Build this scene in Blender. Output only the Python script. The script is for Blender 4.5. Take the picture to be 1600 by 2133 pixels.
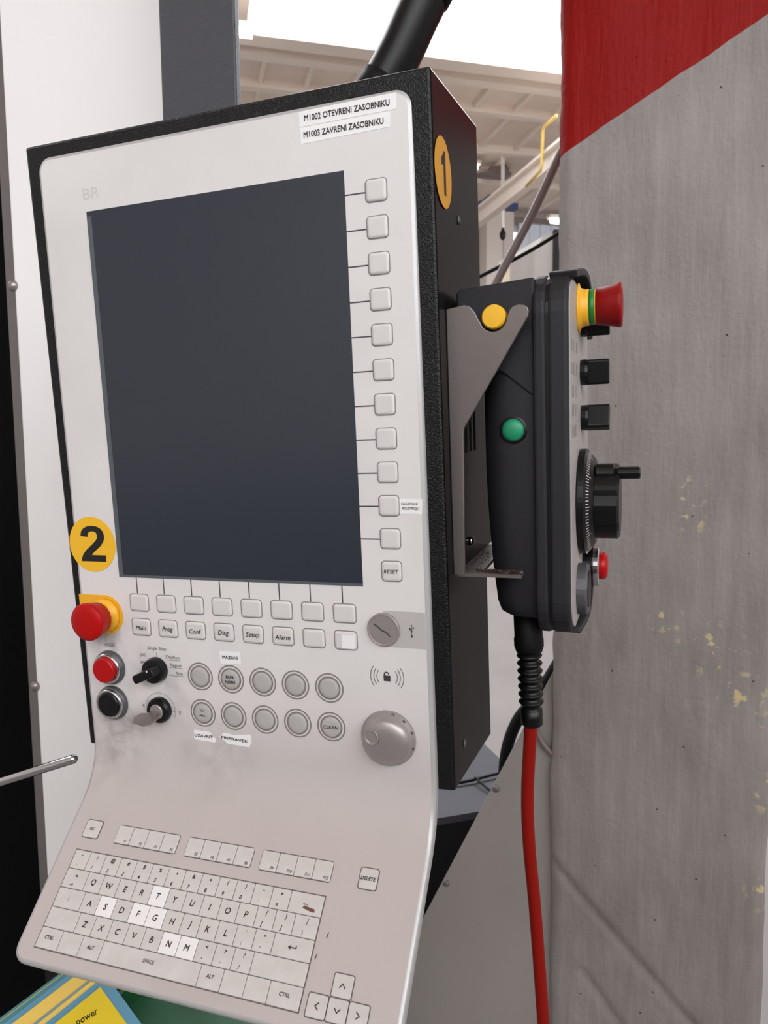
import bpy, bmesh, math, random
from mathutils import Matrix, Vector, noise
random.seed(7)
for o in list(bpy.data.objects): bpy.data.objects.remove(o)
scene = bpy.context.scene
col = scene.collection
R = math.radians

# ------------------------------------------------------------------ camera
cam = bpy.data.cameras.new('camera'); cam_o = bpy.data.objects.new('camera', cam); col.objects.link(cam_o)
cam_o.matrix_world = Matrix(((0.94486067, -0.02169057, 0.32675347, 0.31450401),
                             (0.32733104, 0.09189384, -0.94043071, -0.52543911),
                             (-0.00962815, 0.99553254, 0.09392687, 1.36281858),
                             (0, 0, 0, 1)))
cam.sensor_fit = 'VERTICAL'; cam.sensor_height = 36.0; cam.sensor_width = 27.0
cam.lens = 1531.604 / 2133.0 * 36.0
cam.clip_start = 0.02; cam.clip_end = 200
cam.dof.use_dof = True; cam.dof.focus_distance = 0.62; cam.dof.aperture_fstop = 15.0
scene.camera = cam_o

# ------------------------------------------------------------------ world + light
world = bpy.data.worlds.new('world'); scene.world = world; world.use_nodes = True
world.node_tree.nodes['Background'].inputs[0].default_value = (0.90, 0.95, 1.0, 1)
world.node_tree.nodes['Background'].inputs[1].default_value = 1.0
scene.view_settings.view_transform = 'Standard'; scene.view_settings.look = 'None'
scene.view_settings.gamma = 1.0; scene.view_settings.use_curve_mapping = False
scene.view_settings.exposure = 0.0
SKYLIGHT = 5.2            # light given off by the roof glazing and the added back-wall panes

# ------------------------------------------------------------------ materials
def lin(c):
    return tuple(((v / 255.0) / 12.92 if v / 255.0 <= 0.04045 else ((v / 255.0 + 0.055) / 1.055) ** 2.4) for v in c) + (1.0,)
class NT:
    def __init__(s, name):
        s.m = bpy.data.materials.new(name); s.m.use_nodes = True; s.t = s.m.node_tree
        s.b = s.t.nodes['Principled BSDF']
    def n(s, typ, **kw):
        x = s.t.nodes.new(typ)
        for k, v in kw.items():
            if k in x.inputs.keys() if isinstance(k, str) else False: x.inputs[k].default_value = v
            else: setattr(x, k, v)
        return x
    def l(s, a, b): s.t.links.new(a, b)
def mat(name, rgb, rough=0.5, metal=0.0, spec=0.5, var=None, var_scale=40, bump=0.0, bump_scale=200, stretch=None, emit=0, coat=0):
    s = NT(name); b = s.b
    b.inputs['Base Color'].default_value = lin(rgb); b.inputs['Roughness'].default_value = rough
    b.inputs['Metallic'].default_value = metal; b.inputs['Specular IOR Level'].default_value = spec
    b.inputs['Coat Weight'].default_value = coat
    if emit:
        b.inputs['Emission Color'].default_value = lin(rgb); b.inputs['Emission Strength'].default_value = emit
    if var or bump:
        tc = s.n('ShaderNodeTexCoord'); vec = tc.outputs['Object']
        if stretch:
            mp = s.n('ShaderNodeMapping'); mp.inputs['Scale'].default_value = stretch; s.l(vec, mp.inputs['Vector']); vec = mp.outputs['Vector']
    if var:
        nz = s.n('ShaderNodeTexNoise'); nz.inputs['Scale'].default_value = var_scale; nz.inputs['Detail'].default_value = 5
        s.l(vec, nz.inputs['Vector'])
        cr = s.n('ShaderNodeValToRGB'); cr.color_ramp.elements[0].position = 0.3; cr.color_ramp.elements[1].position = 0.7
        cr.color_ramp.elements[0].color = lin(var); cr.color_ramp.elements[1].color = lin(rgb)
        s.l(nz.outputs['Fac'], cr.inputs['Fac']); s.l(cr.outputs['Color'], b.inputs['Base Color'])
    if bump:
        nb = s.n('ShaderNodeTexNoise'); nb.inputs['Scale'].default_value = bump_scale; nb.inputs['Detail'].default_value = 2
        s.l(vec, nb.inputs['Vector'])
        bp = s.n('ShaderNodeBump'); bp.inputs['Strength'].default_value = bump; bp.inputs['Distance'].default_value = 0.002
        s.l(nb.outputs['Fac'], bp.inputs['Height']); s.l(bp.outputs['Normal'], b.inputs['Normal'])
    return s.m

def panel_film():
    """off-white overlay film, with grime rubbed in around the push buttons and where hands rest; keyboard end also carries painted shade"""
    s = NT('panel_film'); b = s.b
    tc = s.n('ShaderNodeTexCoord'); P = tc.outputs['Object']
    base = lin((222, 218, 217)); 
    def blob(c, r, pw=1.0):
        d = s.n('ShaderNodeVectorMath', operation='DISTANCE'); d.inputs[1].default_value = c; s.l(P, d.inputs[0])
        m = s.n('ShaderNodeMapRange'); m.inputs['From Min'].default_value = 0; m.inputs['From Max'].default_value = r
        m.inputs['To Min'].default_value = pw; m.inputs['To Max'].default_value = 0; m.interpolation_type = 'SMOOTHSTEP'
        s.l(d.outputs['Value'], m.inputs['Value']); return m.outputs['Result']
    dz = 0.17; dy = -0.08
    blobs = [blob((-0.132, dy, -0.058 + dz), 0.034, .85), blob((-0.128, dy, -0.145 + dz), 0.055, .75), blob((-0.03, dy, -0.15 + dz), 0.055, .35),
             blob((-0.085, dy, -0.10 + dz), 0.06, .4), blob((-0.155, dy - .01, -0.175 + dz), 0.03, .6)]
    acc = blobs[0]
    for q in blobs[1:]:
        mx = s.n('ShaderNodeMath', operation='MAXIMUM'); s.l(acc, mx.inputs[0]); s.l(q, mx.inputs[1]); acc = mx.outputs[0]
    nz = s.n('ShaderNodeTexNoise'); nz.inputs['Scale'].default_value = 38; nz.inputs['Detail'].default_value = 6; nz.inputs['Roughness'].default_value = .6; s.l(P, nz.inputs['Vector'])
    mr = s.n('ShaderNodeMapRange'); mr.inputs['From Min'].default_value = .40; mr.inputs['From Max'].default_value = .72; s.l(nz.outputs['Fac'], mr.inputs['Value'])
    mu = s.n('ShaderNodeMath', operation='MULTIPLY'); s.l(acc, mu.inputs[0]); s.l(mr.outputs['Result'], mu.inputs[1])
    n2 = s.n('ShaderNodeTexNoise'); n2.inputs['Scale'].default_value = 9; n2.inputs['Detail'].default_value = 5; s.l(P, n2.inputs['Vector'])
    m2 = s.n('ShaderNodeMapRange'); m2.inputs['From Min'].default_value = .42; m2.inputs['From Max'].default_value = .75; m2.inputs['To Max'].default_value = .12; s.l(n2.outputs['Fac'], m2.inputs['Value'])
    ad = s.n('ShaderNodeMath', operation='ADD'); ad.use_clamp = True; s.l(mu.outputs[0], ad.inputs[0]); s.l(m2.outputs['Result'], ad.inputs[1])
    # keyboard end of the film darkened all over: hand grime plus painted-in shade
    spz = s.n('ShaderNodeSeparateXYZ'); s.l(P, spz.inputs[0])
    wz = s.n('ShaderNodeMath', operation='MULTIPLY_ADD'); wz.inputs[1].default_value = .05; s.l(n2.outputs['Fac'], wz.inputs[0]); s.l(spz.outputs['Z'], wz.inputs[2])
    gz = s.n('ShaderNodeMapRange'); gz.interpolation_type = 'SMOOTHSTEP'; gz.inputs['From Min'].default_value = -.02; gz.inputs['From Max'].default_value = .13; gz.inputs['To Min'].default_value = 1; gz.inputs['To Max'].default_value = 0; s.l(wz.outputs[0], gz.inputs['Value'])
    soil_shade = s.n('ShaderNodeMix'); soil_shade.data_type = 'RGBA'; soil_shade.inputs['A'].default_value = base; soil_shade.inputs['B'].default_value = lin((190, 180, 177)); s.l(gz.outputs['Result'], soil_shade.inputs['Factor'])
    mix = s.n('ShaderNodeMix'); mix.data_type = 'RGBA'; s.l(soil_shade.outputs['Result'], mix.inputs['A']); mix.inputs['B'].default_value = lin((96, 84, 78))
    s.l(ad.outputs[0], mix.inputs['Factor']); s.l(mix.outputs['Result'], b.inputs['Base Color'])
    b.inputs['Roughness'].default_value = 0.5; b.inputs['Specular IOR Level'].default_value = .3
    return s.m

def column_paint():
    """grey brushed paint over concrete, red above a slanted line, yellow where it is chipped"""
    s = NT('column_paint'); b = s.b
    tc = s.n('ShaderNodeTexCoord'); P = tc.outputs['Object']
    mp = s.n('ShaderNodeMapping'); mp.inputs['Scale'].default_value = (60, 60, 7); s.l(P, mp.inputs['Vector'])
    st = s.n('ShaderNodeTexNoise'); st.inputs['Scale'].default_value = 1; st.inputs['Detail'].default_value = 6; st.inputs['Roughness'].default_value = .6; s.l(mp.outputs['Vector'], st.inputs['Vector'])
    big = s.n('ShaderNodeTexNoise'); big.inputs['Scale'].default_value = 7; big.inputs['Detail'].default_value = 4; s.l(P, big.inputs['Vector'])
    cr = s.n('ShaderNodeValToRGB'); e = cr.color_ramp.elements
    e[0].position = .28; e[0].color = lin((138, 131, 128)); e[1].position = .72; e[1].color = lin((152, 145, 142))
    s.l(st.outputs['Fac'], cr.inputs['Fac'])
    c2 = s.n('ShaderNodeValToRGB'); e = c2.color_ramp.elements
    e[0].position = .3; e[0].color = (.86, .85, .84, 1); e[1].position = .7; e[1].color = (1.06, 1.06, 1.06, 1)
    s.l(big.outputs['Fac'], c2.inputs['Fac'])
    gm = s.n('ShaderNodeMix'); gm.data_type = 'RGBA'; gm.blend_type = 'MULTIPLY'; gm.inputs['Factor'].default_value = 1
    s.l(cr.outputs['Color'], gm.inputs['A']); s.l(c2.outputs['Color'], gm.inputs['B'])
    # dark pits
    vo = s.n('ShaderNodeTexVoronoi'); vo.inputs['Scale'].default_value = 55; vo.inputs['Randomness'].default_value = 1; s.l(P, vo.inputs['Vector'])
    pm = s.n('ShaderNodeMapRange'); pm.inputs['From Min'].default_value = .05; pm.inputs['From Max'].default_value = .12; pm.inputs['To Min'].default_value = 1; pm.inputs['To Max'].default_value = 0
    s.l(vo.outputs['Distance'], pm.inputs['Value'])
    sel = s.n('ShaderNodeMath', operation='GREATER_THAN'); sel.inputs[1].default_value = .88; s.l(vo.outputs['Color'], sel.inputs[0])
    pf = s.n('ShaderNodeMath', operation='MULTIPLY'); s.l(pm.outputs['Result'], pf.inputs[0]); s.l(sel.outputs[0], pf.inputs[1])
    pit = s.n('ShaderNodeMix'); pit.data_type = 'RGBA'; pit.inputs['B'].default_value = lin((70, 62, 60)); s.l(pf.outputs[0], pit.inputs['Factor']); s.l(gm.outputs['Result'], pit.inputs['A'])
    # yellow chips in a few spots
    cn = s.n('ShaderNodeTexNoise'); cn.inputs['Scale'].default_value = 55; cn.inputs['Detail'].default_value = 4; s.l(P, cn.inputs['Vector'])
    ct = s.n('ShaderNodeMapRange'); ct.inputs['From Min'].default_value = .57; ct.inputs['From Max'].default_value = .62; s.l(cn.outputs['Fac'], ct.inputs['Value'])
    accs = None
    for c, r in (((0.19, 0, 1.285), .030), ((0.195, 0, 1.245), .025), ((.235, 0, 1.055), .05), ((.205, 0, 1.07), .03), ((.27, 0, 1.0), .045), ((.165, 0, 1.10), .03), ((.315, 0, .85), .04), ((.315, 0, .70), .04), ((.315, 0, .95), .03)):
        d = s.n('ShaderNodeVectorMath', operation='DISTANCE'); d.inputs[1].default_value = c; s.l(P, d.inputs[0])
        m = s.n('ShaderNodeMapRange'); m.inputs['From Min'].default_value = r * .3; m.inputs['From Max'].default_value = r; m.inputs['To Min'].default_value = 1; m.inputs['To Max'].default_value = 0; s.l(d.outputs['Value'], m.inputs['Value'])
        if accs is None: accs = m.outputs['Result']
        else:
            mx = s.n('ShaderNodeMath', operation='MAXIMUM'); s.l(accs, mx.inputs[0]); s.l(m.outputs['Result'], mx.inputs[1]); accs = mx.outputs[0]
    cf = s.n('ShaderNodeMath', operation='MULTIPLY'); s.l(accs, cf.inputs[0]); s.l(ct.outputs['Result'], cf.inputs[1])
    ch = s.n('ShaderNodeMix'); ch.data_type = 'RGBA'; ch.inputs['B'].default_value = lin((196, 178, 138)); s.l(cf.outputs[0], ch.inputs['Factor']); s.l(pit.outputs['Result'], ch.inputs['A'])
    # the red paint
    sp = s.n('ShaderNodeSeparateXYZ'); s.l(P, sp.inputs[0])
    wob = s.n('ShaderNodeTexNoise'); wob.inputs['Scale'].default_value = 22; wob.inputs['Detail'].default_value = 2; s.l(P, wob.inputs['Vector'])
    ln = s.n('ShaderNodeMath', operation='MULTIPLY_ADD'); ln.inputs[1].default_value = -0.545; s.l(sp.outputs['X'], ln.inputs[0]); s.l(sp.outputs['Z'], ln.inputs[2])
    l2 = s.n('ShaderNodeMath', operation='MULTIPLY_ADD'); l2.inputs[1].default_value = 0.006; s.l(wob.outputs['Fac'], l2.inputs[0]); s.l(ln.outputs[0], l2.inputs[2])
    st2 = s.n('ShaderNodeMapRange'); st2.inputs['From Min'].default_value = 1.7795; st2.inputs['From Max'].default_value = 1.7805; s.l(l2.outputs[0], st2.inputs['Value'])
    rv = s.n('ShaderNodeValToRGB'); e = rv.color_ramp.elements
    e[0].position = .3; e[0].color = lin((132, 16, 12)); e[1].position = .7; e[1].color = lin((140, 19, 14)); s.l(big.outputs['Fac'], rv.inputs['Fac'])
    rm = s.n('ShaderNodeMix'); rm.data_type = 'RGBA'; s.l(st2.outputs['Result'], rm.inputs['Factor']); s.l(ch.outputs['Result'], rm.inputs['A']); s.l(rv.outputs['Color'], rm.inputs['B'])
    s.l(rm.outputs['Result'], b.inputs['Base Color'])
    b.inputs['Roughness'].default_value = .45; b.inputs['Specular IOR Level'].default_value = .1
    fb = s.n('ShaderNodeTexNoise'); fb.inputs['Scale'].default_value = 120; fb.inputs['Detail'].default_value = 4; s.l(P, fb.inputs['Vector'])
    hs = s.n('ShaderNodeMath', operation='MULTIPLY_ADD'); hs.inputs[1].default_value = .5; s.l(fb.outputs['Fac'], hs.inputs[0]); s.l(st.outputs['Fac'], hs.inputs[2])
    h3 = s.n('ShaderNodeMath', operation='SUBTRACT'); s.l(hs.outputs[0], h3.inputs[0]); s.l(pf.outputs[0], h3.inputs[1])
    bp = s.n('ShaderNodeBump'); bp.inputs['Strength'].default_value = .5; bp.inputs['Distance'].default_value = .004; s.l(h3.outputs[0], bp.inputs['Height']); s.l(bp.outputs['Normal'], b.inputs['Normal'])
    return s.m

def speckled(name, rgb, dirt, scale, thr, rough=.45):
    s = NT(name); b = s.b; tc = s.n('ShaderNodeTexCoord'); P = tc.outputs['Object']
    vo = s.n('ShaderNodeTexVoronoi'); vo.inputs['Scale'].default_value = scale; s.l(P, vo.inputs['Vector'])
    pm = s.n('ShaderNodeMapRange'); pm.inputs['From Min'].default_value = .06; pm.inputs['From Max'].default_value = .16; pm.inputs['To Min'].default_value = 1; pm.inputs['To Max'].default_value = 0; s.l(vo.outputs['Distance'], pm.inputs['Value'])
    sel = s.n('ShaderNodeMath', operation='GREATER_THAN'); sel.inputs[1].default_value = thr; s.l(vo.outputs['Color'], sel.inputs[0])
    f = s.n('ShaderNodeMath', operation='MULTIPLY'); s.l(pm.outputs['Result'], f.inputs[0]); s.l(sel.outputs[0], f.inputs[1])
    mx = s.n('ShaderNodeMix'); mx.data_type = 'RGBA'; mx.inputs['A'].default_value = lin(rgb); mx.inputs['B'].default_value = lin(dirt)
    s.l(f.outputs[0], mx.inputs['Factor']); s.l(mx.outputs['Result'], b.inputs['Base Color']); b.inputs['Roughness'].default_value = rough
    return s.m

MT = {}
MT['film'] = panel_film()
MT['rim'] = mat('plate_rim_alu', (186, 184, 184), .35, .25)
MT['black_tex'] = None
def black_textured(name, rgb, spec):
    s = NT(name); b = s.b; tc = s.n('ShaderNodeTexCoord'); P = tc.outputs['Object']
    b.inputs['Base Color'].default_value = lin(rgb); b.inputs['Roughness'].default_value = .36; b.inputs['Specular IOR Level'].default_value = spec
    vo = s.n('ShaderNodeTexNoise'); vo.inputs['Scale'].default_value = 900; vo.inputs['Detail'].default_value = 1; s.l(P, vo.inputs['Vector'])
    bp = s.n('ShaderNodeBump'); bp.inputs['Strength'].default_value = .55; bp.inputs['Distance'].default_value = .0012; s.l(vo.outputs['Fac'], bp.inputs['Height']); s.l(bp.outputs['Normal'], b.inputs['Normal'])
    return s.m
MT['black_tex'] = black_textured('black_textured_paint', (9, 9, 12), .35)
MT['post_tex'] = black_textured('post_textured_paint', (66, 67, 73), .5)
MT['black_side'] = mat('black_smooth_paint', (15, 13, 12), .24, 0, .5, bump=.03, bump_scale=400)
MT['black_side'].node_tree.nodes['Principled BSDF'].inputs['IOR'].default_value = 1.16
MT['screen'] = mat('screen_glass', (38, 45, 56), .20, 0, .6)
MT['screen_frame'] = mat('screen_bezel', (82, 88, 92), .5)
MT['keycap'] = mat('key_cap_grey', (214, 210, 208), .4, 0, .4)
MT['line'] = mat('printed_grey_line', (128, 121, 119), .6)
MT['dark_line'] = mat('printed_dark_line', (70, 64, 66), .6)
MT['print'] = mat('printed_charcoal', (62, 57, 57), .6)
MT['print_soft'] = mat('printed_faded', (128, 120, 118), .6)
MT['print_faint'] = mat('printed_ghost', (203, 199, 197), .6)
MT['black_ink'] = mat('black_ink', (18, 17, 18), .6)
MT['round_disc'] = mat('round_button_grey', (178, 174, 172), .45)
MT['kb_key'] = mat('keyboard_key', (208, 203, 200), .45, 0, .3, var=(198, 192, 189), var_scale=60)
MT['kb_key_worn'] = mat('keyboard_key_worn', (203, 198, 194), .5, 0, .3)
MT['kb_key_white'] = mat('keyboard_key_sticker', (234, 231, 230), .45)
MT['kb_line'] = mat('keyboard_gap', (104, 95, 92), .7)
MT['white_sticker'] = mat('white_sticker', (240, 238, 238), .45)
MT['yellow'] = mat('yellow_sticker', (243, 186, 38), .45)
MT['yellow_ring'] = mat('yellow_plastic', (238, 176, 38), .4)
MT['amber'] = mat('amber_sticker', (214, 150, 32), .5)
MT['red'] = mat('red_plastic', (178, 11, 11), .42, 0, .2)
MT['red_dark'] = mat('red_pendant_plastic', (138, 15, 15), .45, 0, .2)
MT['red_lens'] = mat('red_lens', (176, 6, 10), .35, 0, .3)
MT['green'] = mat('green_plastic', (28, 142, 100), .4)
MT['green_band'] = mat('green_band', (22, 120, 46), .45)
MT['chrome'] = mat('chrome', (205, 205, 208), .16, 1.0)
MT['bezel'] = mat('bezel_grey', (96, 96, 99), .45, .5)
MT['steel'] = mat('satin_steel', (158, 150, 147), .36, .75)
MT['knob'] = mat('knob_metal', (168, 161, 159), .38, .6)
MT['usb'] = mat('usb_cap', (150, 143, 142), .42, .25)
MT['usb_label'] = mat('grey_print', (186, 181, 180), .55)
MT['blk'] = mat('black_plastic', (10, 10, 11), .35, 0, .35)
MT['blk_soft'] = mat('black_rubber', (9, 9, 9), .55, 0, .25)
MT['pend'] = mat('pendant_plastic', (33, 32, 36), .55, 0, .35, bump=.06, bump_scale=900)
MT['pend_face'] = mat('pendant_face_film', (172, 166, 162), .45)
MT['bracket'] = mat('bracket_steel', (122, 114, 112), .42, .7, bump=.03, bump_scale=500)
MT['cable_red'] = mat('cable_orange_red', (136, 20, 11), .5, 0, .15)
MT['hose'] = mat('hose_brown_grey', (122, 108, 104), .4)
MT['swarf'] = mat('swarf', (150, 128, 118), .3, .9)
MT['column'] = column_paint()
MT['door'] = speckled('white_door_paint', (244, 241, 241), (120, 104, 98), 70, .84)
MT['strip'] = mat('grey_profile', (112, 107, 105), .5, .2)
MT['dark_glass'] = mat('dark_window', (3, 3, 4), .35, 0, .06)
MT['sheet'] = mat('grey_sheet_metal', (157, 150, 145), .5, 0, .3, var=(149, 142, 137), var_scale=5)
MT['cover'] = mat('blue_grey_cover', (76, 76, 84), .6, 0, .3)
MT['void'] = mat('matt_black_body', (10, 10, 11), .8)
MT['floor'] = mat('floor_paint', (138, 132, 130), .5, 0, .4, var=(116, 109, 107), var_scale=.9)
MT['ceil'] = mat('ceiling_concrete', (250, 234, 219), .85, var=(232, 216, 201), var_scale=1.2)
MT['beam'] = mat('beam_paint', (244, 231, 219), .8)
MT['wallc'] = mat('hall_wall', (208, 201, 197), .85, var=(192, 185, 181), var_scale=.6)
MT['pillar'] = mat('white_pillar', (236, 228, 222), .8)
MT['glow'] = mat('skylight_glazing', (246, 250, 254), .5, emit=SKYLIGHT)
MT['tube'] = mat('lamp_tube', (255, 255, 255), .5, emit=12)
MT['pane'] = mat('strip_curtain', (196, 202, 214), .4, emit=.25)
MT['bright_pane'] = mat('daylight_slit', (240, 246, 255), .5, emit=3)
MT['teal'] = mat('card_teal', (74, 132, 138), .55)
MT['cblue'] = mat('card_blue', (92, 146, 172), .55)
MT['cyel'] = mat('card_yellow', (236, 198, 92), .55)
MT['cover_yel'] = mat('cover_yellow', (228, 196, 22), .45)
MT['cgrey'] = mat('card_grey', (128, 150, 152), .55)
MT['green_mat'] = mat('green_tray', (24, 92, 52), .45, var=(10, 58, 34), var_scale=14)
MT['blue_paint'] = mat('crane_blue', (36, 58, 110), .5)
MT['pipe_y'] = mat('pipe_yellow', (206, 172, 92), .5)
MT['white_pl'] = mat('white_plastic', (232, 228, 224), .5)
MT['beige'] = mat('beige_box', (232, 214, 188), .6)
MT['stain'] = mat('brown_stain', (110, 74, 56), .7)

# ------------------------------------------------------------------ mesh helpers
class MB:
    def __init__(s): s.v = []; s.f = []; s.m = []; s.sm = []
    def add(s, vs, fs, mi=0, smooth=False):
        k = len(s.v); s.v += [tuple(p) for p in vs]
        for f in fs: s.f.append(tuple(i + k for i in f)); s.m.append(mi); s.sm.append(smooth)
        return s
    def box(s, a, b, mi=0):
        x0, y0, z0 = a; x1, y1, z1 = b
        return s.add([(x0, y0, z0), (x1, y0, z0), (x1, y1, z0), (x0, y1, z0), (x0, y0, z1), (x1, y0, z1), (x1, y1, z1), (x0, y1, z1)],
                     [(0, 3, 2, 1), (4, 5, 6, 7), (0, 1, 5, 4), (1, 2, 6, 5), (2, 3, 7, 6), (3, 0, 4, 7)], mi)
    def hexa(s, v8, mi=0):
        return s.add(v8, [(0, 3, 2, 1), (4, 5, 6, 7), (0, 1, 5, 4), (1, 2, 6, 5), (2, 3, 7, 6), (3, 0, 4, 7)], mi)
    def loops(s, rings, mi=0, smooth=False, cap0=True, cap1=True, mis=None):
        """skin a list of equal-length closed rings"""
        n = len(rings[0]); k = len(s.v); s.v += [tuple(p) for r in rings for p in r]
        for i in range(len(rings) - 1):
            for j in range(n):
                a = k + i * n + j; b = k + i * n + (j + 1) % n
                s.f.append((a, b, b + n, a + n)); s.m.append(mis[i] if mis else mi); s.sm.append(smooth)
        if cap0: s.f.append(tuple(k + j for j in range(n))[::-1]); s.m.append(mis[0] if mis else mi); s.sm.append(False)
        if cap1: s.f.append(tuple(k + (len(rings) - 1) * n + j for j in range(n))); s.m.append(mis[-1] if mis else mi); s.sm.append(False)
        return s
    def lathe(s, prof, n=32, mi=0, smooth=False, c=(0, 0), mis=None):
        """profile of (radius, z) about local z"""
        return s.loops([[(c[0] + r * math.cos(2 * math.pi * j / n), c[1] + r * math.sin(2 * math.pi * j / n), z) for j in range(n)] for r, z in prof], mi, smooth, mis=mis)
    def prism(s, poly, z0, z1, mi=0):
        return s.loops([[(x, y, z0) for x, y in poly], [(x, y, z1) for x, y in poly]], mi)
    def ring(s, r0, r1, z, n=40, mi=0, c=(0, 0), a0=0, a1=360):
        full = a1 - a0 >= 360; m = n if full else n + 1
        A = [R(a0 + (a1 - a0) * j / n) for j in range(m)]
        vs = [(c[0] + r0 * math.cos(a), c[1] + r0 * math.sin(a), z) for a in A] + [(c[0] + r1 * math.cos(a), c[1] + r1 * math.sin(a), z) for a in A]
        return s.add(vs, [(j, m + j, m + (j + 1) % m, (j + 1) % m) for j in range(n)], mi)
    def tube(s, pts, r, n=12, mi=0, smooth=True, flat=1.0):
        P = [Vector(p) for p in pts]; rings = []; up = Vector((0.13, .9, .4)).normalized()
        for i, p in enumerate(P):
            d = (P[min(i + 1, len(P) - 1)] - P[max(i - 1, 0)]).normalized()
            a = (up - d * up.dot(d)).normalized(); b = d.cross(a)
            rr = r[i] if isinstance(r, (list, tuple)) else r
            rings.append([p + a * (rr * flat * math.cos(2 * math.pi * j / n)) + b * (rr * math.sin(2 * math.pi * j / n)) for j in range(n)])
        return s.loops(rings, mi, smooth)
    def rrect_cap(s, w, h, r, prof, mi=0, n=4, mis=None, smooth=False):
        """rounded rectangle skinned through (inset, z) rings"""
        return s.loops([[(x, y, z) for x, y in rrect(w - 2 * i, h - 2 * i, max(r - i, .0002), n)] for i, z in prof], mi, smooth, mis=mis)
    def mesh(s, name, mats, T=None):
        me = bpy.data.meshes.new(name); me.from_pydata(s.v, [], s.f)
        for m in mats: me.materials.append(MT[m])
        for p, mi, sm in zip(me.polygons, s.m, s.sm): p.material_index = mi; p.use_smooth = sm
        bm = bmesh.new(); bm.from_mesh(me); bmesh.ops.recalc_face_normals(bm, faces=bm.faces); bm.to_mesh(me); bm.free()
        if T is not None: me.transform(T)
        me.update(); return me
def rrect(w, h, r, n=4):
    out = []
    for cx, cy, a0 in ((w / 2 - r, h / 2 - r, 0), (-w / 2 + r, h / 2 - r, 90), (-w / 2 + r, -h / 2 + r, 180), (w / 2 - r, -h / 2 + r, 270)):
        for k in range(n + 1):
            a = R(a0 + 90 * k / n); out.append((cx + r * math.cos(a), cy + r * math.sin(a)))
    return out
def spline(pts, k=8):
    P = [Vector(p) for p in pts]; P = [P[0] * 2 - P[1]] + P + [P[-1] * 2 - P[-2]]; out = []
    for i in range(1, len(P) - 2):
        for j in range(k):
            t = j / k; a, b, c, d = P[i - 1], P[i], P[i + 1], P[i + 2]
            out.append(0.5 * ((2 * b) + (c - a) * t + (2 * a - 5 * b + 4 * c - d) * t * t + (3 * b - a - 3 * c + d) * t ** 3))
    out.append(P[-2]); return out
def obj(name, me, parent=None, M=None):
    o = bpy.data.objects.new(name, me); col.objects.link(o)
    if parent is not None: o.parent = parent
    if M is not None: o.matrix_local = M
    return o
def bevel(o, w, seg=2, ang=30):
    m = o.modifiers.new('bevel', 'BEVEL'); m.width = w; m.segments = seg; m.limit_method = 'ANGLE'; m.angle_limit = R(ang); m.harden_normals = False
    return o
def tag(o, label=None, cat=None, group=None, kind=None):
    if label: o['label'] = label
    if cat: o['category'] = cat
    if group: o['group'] = group
    if kind: o['kind'] = kind
    return o
def empty(name, M):
    o = bpy.data.objects.new(name, None); col.objects.link(o); o.matrix_world = M; o.empty_display_size = .05; return o
_tx = {}
def text_mesh(body, size, mat_key, shear=0, bold=0, align='CENTER', width=None):
    key = (body, size, mat_key, shear, bold, align, width)
    if key in _tx: return _tx[key]
    cu = bpy.data.curves.new('lettering', 'FONT'); cu.body = body; cu.size = size; cu.shear = shear
    cu.align_x = align; cu.align_y = 'CENTER'; cu.resolution_u = 3
    o = bpy.data.objects.new('lettering', cu); col.objects.link(o)
    bpy.context.view_layer.update()
    me = bpy.data.meshes.new_from_object(o.evaluated_get(bpy.context.evaluated_depsgraph_get()))
    bpy.data.objects.remove(o); bpy.data.curves.remove(cu)
    me.materials.clear(); me.materials.append(MT[mat_key]); me.name = 'lettering'
    if width and len(me.vertices):
        xs = [v.co.x for v in me.vertices]; k = width / (max(xs) - min(xs))
        me.transform(Matrix.Diagonal((k, 1, 1, 1)))
    # centre the glyphs on their own box, so single letters sit in the middle of a key
    if len(me.vertices) and align == 'CENTER':
        xs = [v.co.x for v in me.vertices]; ys = [v.co.y for v in me.vertices]
        me.transform(Matrix.Translation((-(max(xs) + min(xs)) / 2, -(max(ys) + min(ys)) / 2, 0)))
    if bold and len(me.vertices):                # heavier strokes: the same glyphs again, shifted by a hair
        bm = bmesh.new(); bm.from_mesh(me)
        for dx, dy in ((-bold, 0), (0, bold), (0, -bold)):
            b2 = bmesh.new(); b2.from_mesh(me); bmesh.ops.translate(b2, verts=b2.verts, vec=(dx, dy, 0)); t2 = bpy.data.meshes.new('tmp'); b2.to_mesh(t2); b2.free(); bm.from_mesh(t2); bpy.data.meshes.remove(t2)
        bm.to_mesh(me); bm.free()
    _tx[key] = me; return me
def loc(x, y, z=0.0): return Matrix.Translation((x, y, z))

# ------------------------------------------------------------------ the hall (its own axes: t right, h forward, from the camera's foot point)
HX, HY = 0.31450401, -0.52543911
HA = R(33.68186)
MH = Matrix.Translation((HX, HY, 0)) @ Matrix.Rotation(HA, 4, 'Z')        # hall local (t, h, z) -> world
def hall_obj(name, mb, mats, parent=None):
    o = obj(name, mb.mesh(name, mats), parent)
    if parent is None: o.matrix_world = MH
    return o
T0, T1, H0, H1, HC = -9.0, 12.0, -14.0, 15.8, 6.5
tag(hall_obj('floor', MB().box((T0, H0, -.1), (T1, H1, 0)), ['floor']), kind='structure')
ceiling = tag(hall_obj('ceiling', MB().box((T0, H0, HC), (T1, H1, HC + .2)), ['ceil']), kind='structure')
tag(hall_obj('wall_far', MB().box((T0, H1, 0), (T1, H1 + .2, HC)), ['wallc']), kind='structure')
tag(hall_obj('wall_back', MB().box((T0, H0 - .2, 0), (T1, H0, HC)), ['wallc']), kind='structure')
tag(hall_obj('wall_left', MB().box((T0 - .2, H0, 0), (T0, H1, HC)), ['wallc']), kind='structure')
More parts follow.
